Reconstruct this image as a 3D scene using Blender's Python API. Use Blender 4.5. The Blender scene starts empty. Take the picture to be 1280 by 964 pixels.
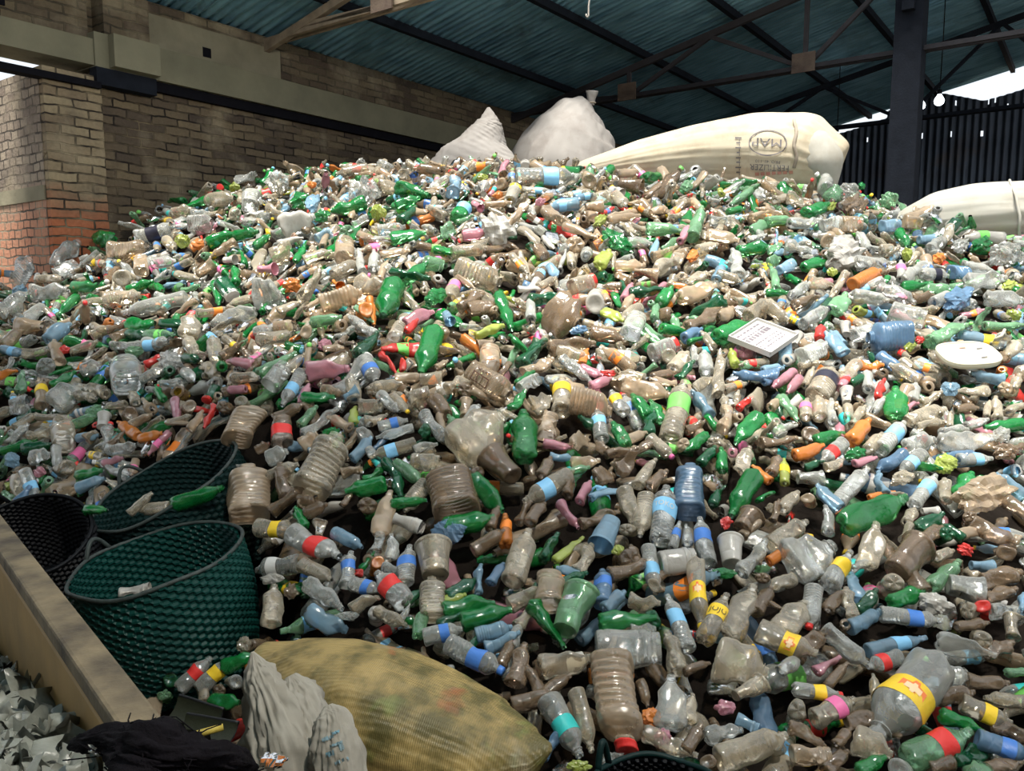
# settings for daylight, the light-blocking wall and the added lamp
SKY, SUN, SUN_ANG, SUN_AZ, SUN_EL, EXPO, REAR_H, LAMP = 0.74, 6.6, 16.0, 22.0, 72.0, 0.65, 3.2, 220.0
import bpy, math, random
import numpy as np
from mathutils import Vector, Matrix
from mathutils.bvhtree import BVHTree

rng = np.random.default_rng(11)
random.seed(5)
SC = bpy.context.scene
COL = SC.collection
R = math.radians

# ------------------------------------------------------------------ camera
F, TH = 1000.0, R(6.7)
CAM = np.array([0.0, 0.0, 1.6])
RIGHT = np.array([1.0, 0, 0])
FWD = np.array([0, math.cos(TH), -math.sin(TH)])
UP = np.array([0, math.sin(TH), math.cos(TH)])


def ray(u, v):
    return FWD + RIGHT * ((u - 640) / F) + UP * ((482 - v) / F)


def at(u, v, y):
    d = ray(u, v)
    return CAM + d * (y / d[1])


def at_z(u, v, z):
    d = ray(u, v)
    return CAM + d * ((z - CAM[2]) / d[2])


def project(P):
    P = np.atleast_2d(P) - CAM
    f = P @ FWD
    return 640 + F * (P @ RIGHT) / f, 482 - F * (P @ UP) / f, f


cd = bpy.data.cameras.new('camera')
cam = bpy.data.objects.new('camera', cd)
COL.objects.link(cam)
cd.sensor_width = 36
cd.lens = 36 * F / 1280
cd.clip_start = 0.05
cd.clip_end = 200
cam.location = CAM
cam.rotation_euler = (math.pi / 2 - TH, 0, 0)
SC.camera = cam


# ------------------------------------------------------------------ mesh helpers
def build_mesh(name, V, Q, T, mats, mq=None, mt=None, smooth=True):
    V = np.asarray(V, np.float32).reshape(-1, 3)
    Q = np.asarray(Q, np.int32).reshape(-1, 4)
    T = np.asarray(T, np.int32).reshape(-1, 3)
    me = bpy.data.meshes.new(name)
    me.vertices.add(len(V))
    me.vertices.foreach_set('co', V.ravel())
    nl = len(Q) * 4 + len(T) * 3
    me.loops.add(nl)
    me.loops.foreach_set('vertex_index', np.concatenate([Q.ravel(), T.ravel()]).astype(np.int32))
    npol = len(Q) + len(T)
    me.polygons.add(npol)
    st = np.concatenate([np.arange(len(Q)) * 4, len(Q) * 4 + np.arange(len(T)) * 3]).astype(np.int32)
    me.polygons.foreach_set('loop_start', st)
    for m in mats:
        me.materials.append(m)
    if mq is not None or mt is not None:
        a = np.zeros(len(Q), np.int32) if mq is None else np.asarray(mq, np.int32)
        b = np.zeros(len(T), np.int32) if mt is None else np.asarray(mt, np.int32)
        me.polygons.foreach_set('material_index', np.concatenate([a, b]).astype(np.int32))
    me.polygons.foreach_set('use_smooth', np.full(npol, bool(smooth)))
    me.update(calc_edges=True)
    return me


def link(name, me, parent=None, loc=None, mat=None):
    o = bpy.data.objects.new(name, me)
    COL.objects.link(o)
    if parent is not None:
        o.parent = parent
    if loc is not None:
        o.location = loc
    return o


def tag(o, label=None, cat=None, group=None, kind=None):
    if label: o['label'] = label
    if cat: o['category'] = cat
    if group: o['group'] = group
    if kind: o['kind'] = kind
    return o


def thing(name, label, cat, loc=(0, 0, 0), group=None):
    o = bpy.data.objects.new(name, None)
    o.empty_display_size = .05
    COL.objects.link(o)
    o.location = loc
    return tag(o, label, cat, group)


class G:
    """collects quads / triangles"""
    def __init__(s):
        s.V, s.Q, s.T, s.n = [], [], [], 0

    def add(s, V, Q=None, T=None):
        V = np.asarray(V, float).reshape(-1, 3)
        s.V.append(V)
        if Q is not None and len(Q): s.Q.append(np.asarray(Q, int).reshape(-1, 4) + s.n)
        if T is not None and len(T): s.T.append(np.asarray(T, int).reshape(-1, 3) + s.n)
        s.n += len(V)
        return s

    def arrays(s):
        V = np.concatenate(s.V) if s.V else np.zeros((0, 3))
        Q = np.concatenate(s.Q) if s.Q else np.zeros((0, 4), int)
        T = np.concatenate(s.T) if s.T else np.zeros((0, 3), int)
        return V, Q, T

    def obj(s, name, mat, parent=None, smooth=True, origin=None):
        V, Q, T = s.arrays()
        if origin is not None:
            V = V - np.asarray(origin)
        o = link(name, build_mesh(name, V, Q, T, [mat], smooth=smooth), parent)
        if origin is not None and parent is None:
            o.location = origin
        return o


BOXQ = np.array([[0, 3, 2, 1], [4, 5, 6, 7], [0, 1, 5, 4], [1, 2, 6, 5], [2, 3, 7, 6], [3, 0, 4, 7]])


def box_v(x0, x1, y0, y1, z0, z1):
    return np.array([[x0, y0, z0], [x1, y0, z0], [x1, y1, z0], [x0, y1, z0],
                     [x0, y0, z1], [x1, y0, z1], [x1, y1, z1], [x0, y1, z1]], float)


def frame_of(a):
    a = np.asarray(a, float); a = a / np.linalg.norm(a)
    h = np.array([0, 0, 1.0]) if abs(a[2]) < .9 else np.array([1.0, 0, 0])
    x = np.cross(h, a); x /= np.linalg.norm(x)
    return x, np.cross(a, x), a


def bar(p, q, w, h):
    """box beam between two points, h along the up direction"""
    p, q = np.asarray(p, float), np.asarray(q, float)
    x, y, a = frame_of(q - p)
    V = []
    for c in (p, q):
        for sx, sy in ((-1, -1), (1, -1), (1, 1), (-1, 1)):
            V.append(c + x * sx * w / 2 + y * sy * h / 2)
    return np.array(V), BOXQ


def tube(pts, rad, seg=10, cap=True, ry=None):
    pts = np.asarray(pts, float)
    n = len(pts)
    rad = np.broadcast_to(np.asarray(rad, float), (n,))
    V = []
    tan = np.gradient(pts, axis=0)
    x0, y0, _ = frame_of(tan[0])
    for i in range(n):
        a = tan[i] / np.linalg.norm(tan[i])
        x = x0 - a * (x0 @ a); x /= np.linalg.norm(x); y = np.cross(a, x)
        x0 = x
        ph = np.arange(seg) / seg * 2 * math.pi
        V.append(pts[i] + rad[i] * (np.outer(np.cos(ph), x) + np.outer(np.sin(ph), y)))
    V = np.concatenate(V)
    Q = grid_q(n, seg, wrap=True)
    T = []
    if cap:
        V = np.concatenate([V, pts[:1], pts[-1:]])
        for j in range(seg):
            T.append([n * seg, (j + 1) % seg, j])
            T.append([n * seg + 1, (n - 1) * seg + j, (n - 1) * seg + (j + 1) % seg])
    return V, Q, np.array(T, int).reshape(-1, 3)


def grid_q(n, m, wrap=False):
    i, j = np.meshgrid(np.arange(n - 1), np.arange(m if wrap else m - 1), indexing='ij')
    j2 = (j + 1) % m
    return np.stack([i * m + j, i * m + j2, (i + 1) * m + j2, (i + 1) * m + j], -1).reshape(-1, 4)


class Noise:
    """smooth pseudo noise in space: a sum of sines"""
    def __init__(s, rs, freq, n=7):
        d = rs.normal(size=(n, 3)); d /= np.linalg.norm(d, axis=1)[:, None]
        s.w = d * freq * rs.uniform(.6, 1.8, (n, 1)); s.p = rs.uniform(0, 6.28, n)

    def __call__(s, P):
        return np.sin(P @ s.w.T + s.p).mean(1) * 1.8

    def ridge(s, P):
        return 1 - np.abs(np.sin(P @ s.w.T + s.p)).mean(1) * 1.57


# ------------------------------------------------------------------ materials
def new_mat(name):
    m = bpy.data.materials.new(name)
    m.use_nodes = True
    nt = m.node_tree
    nt.nodes.clear()
    out = nt.nodes.new('ShaderNodeOutputMaterial')
    return m, nt, out


def N(nt, typ, **kw):
    n = nt.nodes.new(typ)
    for k, v in kw.items():
        if k.startswith('i_'):
            n.inputs[k[2:].replace('_', ' ')].default_value = v
        else:
            setattr(n, k, v)
    return n


def mixc(nt, fac, a, b, typ='MIX'):
    n = nt.nodes.new('ShaderNodeMix')
    n.data_type = 'RGBA'; n.blend_type = typ
    for sock, val in ((n.inputs[0], fac), (n.inputs[6], a), (n.inputs[7], b)):
        if hasattr(val, 'is_linked'): nt.links.new(val, sock)
        elif isinstance(val, (int, float)): sock.default_value = val
        else: sock.default_value = (*val, 1) if len(val) == 3 else val
    return n.outputs[2]


def mth(nt, op, a, b=None, clamp=False):
    n = nt.nodes.new('ShaderNodeMath'); n.operation = op; n.use_clamp = clamp
    for s, v in zip(n.inputs, (a, b)):
        if v is None: continue
        if hasattr(v, 'is_linked'): nt.links.new(v, s)
        else: s.default_value = v
    return n.outputs[0]


def ramp(nt, x, lo, hi):
    n = nt.nodes.new('ShaderNodeMapRange'); n.clamp = True
    nt.links.new(x, n.inputs[0]); n.inputs[1].default_value = lo; n.inputs[2].default_value = hi
    return n.outputs[0]


def noise_tex(nt, vec, scale, detail=3, rough=.55):
    n = N(nt, 'ShaderNodeTexNoise'); n.inputs['Scale'].default_value = scale
    n.inputs['Detail'].default_value = detail; n.inputs['Roughness'].default_value = rough
    if vec is not None: nt.links.new(vec, n.inputs['Vector'])
    return n.outputs[0]


def pet(name, col, alpha, rough=.13, dirt=.35, trans=.28, bump=.32, dirtcol=(.20, .145, .085)):
    """thin plastic film: see-through face on, denser at the rim, with dust on it"""
    m, nt, out = new_mat(name)
    tc = N(nt, 'ShaderNodeTexCoord').outputs['Object']
    d = ramp(nt, noise_tex(nt, tc, 14, 4), .62 - dirt * .45, .95 - dirt * .3)
    base = mixc(nt, mth(nt, 'MULTIPLY', d, min(1, .35 + dirt)), col, dirtcol)
    oi = N(nt, 'ShaderNodeObjectInfo').outputs['Random']
    tone = mth(nt, 'ADD', mth(nt, 'MULTIPLY', oi, .5), mth(nt, 'MULTIPLY', noise_tex(nt, tc, 5, 1), .9))
    hs = N(nt, 'ShaderNodeHueSaturation'); nt.links.new(mth(nt, 'ADD', mth(nt, 'MULTIPLY', tone, .75), .45), hs.inputs['Value']); nt.links.new(base, hs.inputs['Color']); base = hs.outputs[0]
    lw = N(nt, 'ShaderNodeLayerWeight', i_Blend=.3)
    f = mth(nt, 'POWER', lw.outputs['Facing'], 1.5)
    a = mth(nt, 'MAXIMUM', mth(nt, 'MULTIPLY', d, .6), f)
    a = mth(nt, 'ADD', mth(nt, 'MULTIPLY', a, 1 - alpha), alpha, clamp=True)
    bp = N(nt, 'ShaderNodeBump', i_Strength=bump, i_Distance=.006)
    rn = N(nt, 'ShaderNodeTexNoise'); rn.noise_type = 'RIDGED_MULTIFRACTAL'; rn.inputs['Scale'].default_value = 26; rn.inputs['Detail'].default_value = 2
    nt.links.new(tc, rn.inputs['Vector'])
    nt.links.new(mth(nt, 'ADD', mth(nt, 'MULTIPLY', rn.outputs[0], .55), noise_tex(nt, tc, 70, 3, .6)), bp.inputs['Height'])
    p = N(nt, 'ShaderNodeBsdfDiffuse')
    nt.links.new(base, p.inputs['Color']); nt.links.new(bp.outputs[0], p.inputs['Normal'])
    t = N(nt, 'ShaderNodeBsdfTranslucent'); nt.links.new(base, t.inputs[0])
    m1 = N(nt, 'ShaderNodeMixShader', i_Fac=trans)
    nt.links.new(p.outputs[0], m1.inputs[1]); nt.links.new(t.outputs[0], m1.inputs[2])
    tr = N(nt, 'ShaderNodeBsdfTransparent')
    tr.inputs[0].default_value = (*[min(1, .35 + .75 * c) for c in col], 1)
    m3 = N(nt, 'ShaderNodeMixShader')
    nt.links.new(a, m3.inputs[0]); nt.links.new(tr.outputs[0], m3.inputs[1]); nt.links.new(m1.outputs[0], m3.inputs[2])
    gl = N(nt, 'ShaderNodeBsdfGlossy', i_Roughness=rough); nt.links.new(bp.outputs[0], gl.inputs['Normal'])
    fr = N(nt, 'ShaderNodeFresnel', i_IOR=1.8); nt.links.new(bp.outputs[0], fr.inputs['Normal'])
    m2 = N(nt, 'ShaderNodeMixShader')
    nt.links.new(fr.outputs[0], m2.inputs[0]); nt.links.new(m3.outputs[0], m2.inputs[1]); nt.links.new(gl.outputs[0], m2.inputs[2])
    nt.links.new(m2.outputs[0], out.inputs[0])
    return m


def plain(name, col, rough=.6, var=.25, scale=12, metal=0, bump=.2, bscale=60, dark=None, spec=.4):
    m, nt, out = new_mat(name)
    tc = N(nt, 'ShaderNodeTexCoord').outputs['Object']
    dk = dark or tuple(c * .45 for c in col)
    c = mixc(nt, mth(nt, 'MULTIPLY', ramp(nt, noise_tex(nt, tc, scale, 5), .35, .75), var * 2, clamp=True), col, dk)
    p = N(nt, 'ShaderNodeBsdfPrincipled', i_Roughness=rough, i_Metallic=metal)
    p.inputs['Specular IOR Level'].default_value = spec
    nt.links.new(c, p.inputs['Base Color'])
    bp = N(nt, 'ShaderNodeBump', i_Strength=bump, i_Distance=.01)
    nt.links.new(noise_tex(nt, tc, bscale, 4), bp.inputs['Height']); nt.links.new(bp.outputs[0], p.inputs['Normal'])
    nt.links.new(p.outputs[0], out.inputs[0])
    return m


# colour key: (plain word, linear colour, opacity, dirt)
PET = {
    'cl': ('clear', (.86, .88, .82), .22, .24), 'di': ('cloudy', (.82, .73, .56), .23, .27),
    'be': ('beige', (.78, .61, .42), .33, .28), 'br': ('dusty brown', (.38, .27, .17), .36, .32),  # brown also colours filler bottles standing for shaded hollows
    'gr': ('green', (.012, .34, .07), .48, .15), 'dg': ('dark green', (.008, .12, .045), .65, .2),
    'lg': ('pale green', (.30, .62, .34), .34, .22), 'ye': ('lime', (.50, .60, .12), .6, .3),
    'bl': ('blue-tinted', (.16, .30, .48), .6, .2), 'lb': ('light blue', (.34, .57, .75), .48, .28),
    'pi': ('pink', (.74, .34, .42), .6, .3), 're': ('red', (.72, .05, .04), .85, .15),
    'or': ('orange', (.80, .27, .05), .75, .25), 'wh': ('white', (.64, .62, .57), .93, .25)}
PETM = {k: pet('plastic_' + v[0].replace(' ', '_').replace('-', '_'), v[1], v[2], dirt=v[3]) for k, v in PET.items()}
LAB = {'b': ('light blue', (.22, .52, .80)), 'B': ('blue', (.06, .20, .60)), 'w': ('white', (.62, .62, .60)),
       'y': ('yellow', (.88, .60, .03)), 'r': ('red', (.70, .035, .03)), 'o': ('orange', (.88, .25, .03)),
       't': ('teal', (.03, .50, .48)), 'g': ('green', (.18, .60, .12)), 'k': ('black', (.015, .015, .03)),
       'p': ('pink', (.78, .16, .38))}
LABM = {k: plain('label_' + v[0].replace(' ', '_'), v[1], rough=.4, var=.15, scale=30, bump=.25, bscale=50, dark=tuple(c * .7 + .05 for c in v[1])) for k, v in LAB.items()}
CAPM = LABM
MKEYS = list(PET) + ['L' + k for k in LAB] + ['core_shade']
CORE_SHADE = plain('heap_core_shade', (.016, .013, .011), rough=.95, var=.4, scale=20, bump=.8, bscale=30, spec=.02)  # core kept near black, so gaps between bottles read as deep shade
MLIST = [PETM[k] for k in PET] + [LABM[k] for k in LAB] + [CORE_SHADE]
MIDX = {k: i for i, k in enumerate(MKEYS)}
# ------------------------------------------------------------------ containers
def zigzag(z0, z1, n, hi, lo):
    return [(z0 + (z1 - z0) * (i + .5) / n, hi if i % 2 == 0 else lo) for i in range(n)]


NECK = [(.885, .37), (.900, .33), (.906, .43), (.918, .43), (.922, .32), (.94, .31), (.955, .335), (.97, .31), (1.0, .31)]
PROF = {
    's': [(.02, .0), (.012, .30), (0, .56), (.010, .80), (.04, .95), (.08, 1), (.2, 1), (.33, .99), (.40, .92), (.44, .91),
          (.52, .93), (.60, .985), (.66, .98), (.72, .88), (.78, .70), (.84, .50)] + NECK,
    'w': [(.03, .0), (.025, .45), (0, .72), (.008, .92), (.03, 1)] + zigzag(.045, .40, 11, 1, .958) +
         [(.42, .985), (.44, .985), (.54, .985), (.66, .985), (.68, .93), (.70, 1), (.735, .95), (.76, .97), (.80, .84), (.84, .62)] + NECK,
    'v': [(.03, .0), (.025, .45), (0, .74), (.01, .95), (.04, 1), (.12, 1), (.2, .99), (.215, .955), (.23, .99), (.36, 1), (.40, .985), (.415, .95), (.43, .985), (.54, .985), (.66, .985), (.675, .95),
          (.69, .98), (.73, .93), (.78, .80), (.83, .60), (.865, .43)] + NECK,
    'j': [(.03, 0), (.02, .5), (0, .85), (.015, .97), (.04, 1)] + zigzag(.06, .72, 15, 1, .925) +
         [(.74, .98), (.78, .93), (.82, .80), (.86, .58), (.89, .40), (.90, .36), (.91, .43), (.93, .43), (.94, .36), (1, .36)],
    't': [(.03, 0), (.02, .6), (0, .86), (.02, .96), (.06, 1), (.1, 1), (.12, .97), (.14, 1), (.4, 1), (.64, 1), (.67, .96), (.70, 1), (.78, .98), (.82, .90),
          (.85, .82), (.865, .87), (.88, .87), (.89, .81), (.93, .83), (.96, .81), (1, .81)],
    'c': [(.04, 0), (.02, .5), (0, .70), (.02, .74), (.3, .82), (.32, .80), (.34, .83), (.8, .95), (.93, .98), (.945, 1.05), (1, 1.05), (1, 1.0), (.94, .96),
          (.3, .79), (.05, .69), (.045, .3), (.045, 0)],
}
ASPECT = {'s': 3.2, 'w': 3.1, 'j': 1.75, 't': 1.35, 'c': 1.05, 'x': 2.6}
LABZ = {'s': (.42, .66), 'w': (.425, .665), 'j': (.30, .52), 't': (.2, .62), 'c': (.3, .8)}
CAPZ = {'s': (.925, 1.01, .40), 'w': (.925, 1.01, .40), 'j': (.935, 1.02, .46), 't': (.86, 1.02, .90)}
KIND = {'s': 'soda_bottle', 'w': 'water_bottle', 'j': 'plastic_jug', 't': 'plastic_jar', 'c': 'plastic_cup', 'f': 'plastic_wrapper', 'x': 'flattened_bottle'}
CATS = {'s': 'bottle', 'w': 'bottle', 'j': 'jug', 't': 'jar', 'c': 'cup', 'f': 'wrapper', 'x': 'bottle'}
WORD = {'s': 'soda bottle', 'w': 'bottle', 'j': 'ribbed jug', 't': 'jar', 'c': 'cup', 'f': 'plastic wrapper', 'x': 'flattened bottle'}


def rev(prof, L, Rr, seg, sq=0., petal=0., close=True):
    prof = np.array(prof, float)
    z, r = prof[:, 0] * L, prof[:, 1] * Rr
    ph = np.arange(seg) / seg * 2 * math.pi
    c, s = np.cos(ph), np.sin(ph)
    rr = np.ones(seg)
    if sq:
        n = 2 + 4 * sq
        rr = (np.abs(c) ** n + np.abs(s) ** n) ** (-1 / n)
    k = r[:, None] * rr[None]
    zz = np.repeat(z[:, None], seg, 1)
    if petal:
        pt = (0.5 - 0.5 * np.cos(5 * ph))[None]
        w = np.clip(1 - prof[:, 0] / .10, 0, 1)[:, None] * (prof[:, 1] > .1)[:, None]
        zz = zz + w * pt * L * .035 * petal
        k = k * (1 - .10 * w * pt)
    V = np.stack([k * c, k * s, zz], -1).reshape(-1, 3)
    return V, grid_q(len(prof), seg, True)


def make_deform(t, L, Rr, crush, rs):
    n = 1 + int(crush * 7)
    cz = rs.uniform(.08, .85, n) * L
    cp = rs.uniform(0, 6.28, n)
    C = np.stack([np.cos(cp) * Rr, np.sin(cp) * Rr, cz], 1)
    D = -np.stack([np.cos(cp), np.sin(cp), rs.uniform(-.25, .25, n)], 1)
    dep = Rr * crush * rs.uniform(.25, .85, n)
    rad = Rr * rs.uniform(.45, 1.1, n)
    fa = rs.uniform(0, 3.14); flat = crush * rs.uniform(.1, .7) if t != 'x' else rs.uniform(.5, .8)
    ca, sa = math.cos(fa), math.sin(fa)
    if t == 'x': ca, sa = 0., 1.     # flattened face turned to local x
    bend = crush * Rr * rs.uniform(-1, 1); bd = rs.uniform(0, 6.28)
    ns = Noise(rs, 5.5 / Rr * .5, 6); n2 = Noise(rs, 2.1 / Rr, 5)
    amp = (.03 + .10 * crush)
    if t in 'ct': flat *= .5; bend *= .3
    tw = crush * rs.uniform(-.7, .7)

    def f(P):
        P = np.array(P, float)
        zz = np.clip(P[:, 2] / L, 0, 1)
        a = ca * P[:, 0] + sa * P[:, 1]; b = -sa * P[:, 0] + ca * P[:, 1]
        w = np.sin(np.clip(zz * .9 + .08, 0, 1) * math.pi) ** .6 * flat
        a = a * (1 + .32 * w); b = b * (1 - .68 * w)
        P[:, 0] = ca * a - sa * b; P[:, 1] = sa * a + ca * b
        for i in range(n):
            q = P - C[i]
            e = np.exp(-(q * q).sum(1) / rad[i] ** 2) * dep[i]
            P += D[i] * e[:, None]
        g = 1 + (amp * .7 * ns(P) + (.04 + .30 * crush * crush) * (n2.ridge(P * [1, 1, .7]) - .45)) * np.clip(1.15 - zz ** 4, 0, 1)
        P[:, 0] *= g; P[:, 1] *= g
        th = tw * zz * (1 - zz) * 2
        c, s = np.cos(th), np.sin(th)
        P[:, :2] = np.stack([c * P[:, 0] - s * P[:, 1], s * P[:, 0] + c * P[:, 1]], 1)
        P[:, 0] += math.cos(bd) * bend * zz * zz * 1.2
        P[:, 1] += math.sin(bd) * bend * zz * zz * 1.2
        return P
    return f


def prof_r(t, z):
    p = np.array(PROF[t]); i = int(np.argmax(p[:, 1] > .85))
    return np.interp(z, p[i:, 0], p[i:, 1])


def container(t, L, Rr, crush, rs, lab=None, cap=None, hi=True, sq=None):
    """[(part name, V, Q, colour-key or None)] in local space, base at the origin, neck along +z"""
    tt = 's' if t == 'x' else t
    seg = 28 if hi else 12
    pr = PROF['v' if tt == 'w' and rs.random() < .55 else tt]
    if hi:
        q = []
        for a, b in zip(pr[:-1], pr[1:]):
            q.append(a)
            if abs(a[0] - b[0]) > .028: q += [(a[0] + (b[0] - a[0]) * k / 3, a[1] + (b[1] - a[1]) * k / 3) for k in (1, 2)]
        pr = q + [pr[-1]]
    if not hi:
        keep = {'s': [1, 2, 3, 5, 7, 9, 11, 12, 13, 14, 15, 17, 18, 19, 24], 'w': None, 'j': None, 't': None, 'c': None}[tt]
        pr = [pr[i] for i in keep] if keep else pr[1::2] + pr[-1:]
    if sq is None: sq = {'j': .35, 't': .15}.get(tt, 0)
    df = make_deform(t, L, Rr, crush, rs)
    V, Q = rev(pr, L, Rr, seg, sq=sq, petal=1. if tt == 's' else 0)
    out = [('body', df(V), Q, None)]
    if lab:
        z0, z1 = LABZ[tt]
        zs = np.linspace(z0, z1, 7 if hi else 3)
        V, Q = rev([(z, prof_r(tt, z) * 1.0 + .025) for z in zs], L, Rr, seg, sq=sq)
        out.append(('label', df(V), Q, 'L' + lab))
    if cap and tt in CAPZ:
        z0, z1, r = CAPZ[tt]
        sg = 20 if hi else 10
        V, Q = rev([(z0, r * .93), (z0, r), (z0 + (z1 - z0) * .2, r), (z0 + (z1 - z0) * .22, r * .96), (z1 - .012, r * .96), (z1, r * .86), (z1, 0)], L, Rr, sg)
        if hi:
            k = np.arange(len(V)) % sg
            V[:, :2] *= (1 + .02 * (k % 2))[:, None]
        out.append(('lid' if tt == 't' else 'cap', df(V), Q, 'L' + cap))
    return out, df


def crumple(rs, lx, ly, lz, n=34, m=24, rough=.34):
    """a crumpled film: lumpy closed skin with sharp creases"""
    th = np.linspace(0.04, math.pi - .04, n)[:, None]; ph = (np.arange(m) / m * 2 * math.pi)[None]
    P = np.stack([np.cos(th) + 0 * ph, np.sin(th) * np.cos(ph), np.sin(th) * np.sin(ph)], -1).reshape(-1, 3)
    n1, n2 = Noise(rs, 3.2, 5), Noise(rs, 7.5, 6)
    r = 1 + rough * (n1.ridge(P) - .35) * 1.3 + rough * .55 * (n2.ridge(P) - .35)
    P = P * r[:, None] + rs.normal(size=P.shape) * .012 * rough
    V = P * np.array([lx, ly, lz]) / 2
    return V, grid_q(n, m, True)


def rot_to(axis, face=None):
    """3x3, columns = local x, y, z in the world; z along axis, x as near as may be to `face`"""
    a = np.asarray(axis, float); a = a / np.linalg.norm(a)
    f = np.asarray(face if face is not None else [0, 0, 1.0], float)
    x = f - a * (f @ a)
    if np.linalg.norm(x) < 1e-4: x = np.cross([1., 0.2, 0], a)
    x /= np.linalg.norm(x)
    return np.stack([x, np.cross(a, x), a], 1)


_font_cache = {}


def text_mesh(s, size=1.0):
    """flat triangles of a piece of writing centred on the origin"""
    key = (s, size)
    if key not in _font_cache:
        c = bpy.data.curves.new('writing', 'FONT')
        c.body = s; c.size = size; c.align_x = 'CENTER'; c.align_y = 'CENTER'; c.resolution_u = 2
        o = bpy.data.objects.new('writing', c); COL.objects.link(o)
        dg = bpy.context.evaluated_depsgraph_get()
        me = o.evaluated_get(dg).to_mesh()
        me.calc_loop_triangles()
        V = np.array([v.co for v in me.vertices]); T = np.array([tuple(t.vertices) for t in me.loop_triangles])
        o.evaluated_get(dg).to_mesh_clear()
        bpy.data.objects.remove(o); bpy.data.curves.remove(c)
        _font_cache[key] = (V, T)
    V, T = _font_cache[key]
    return V.copy(), T.copy()
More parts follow.
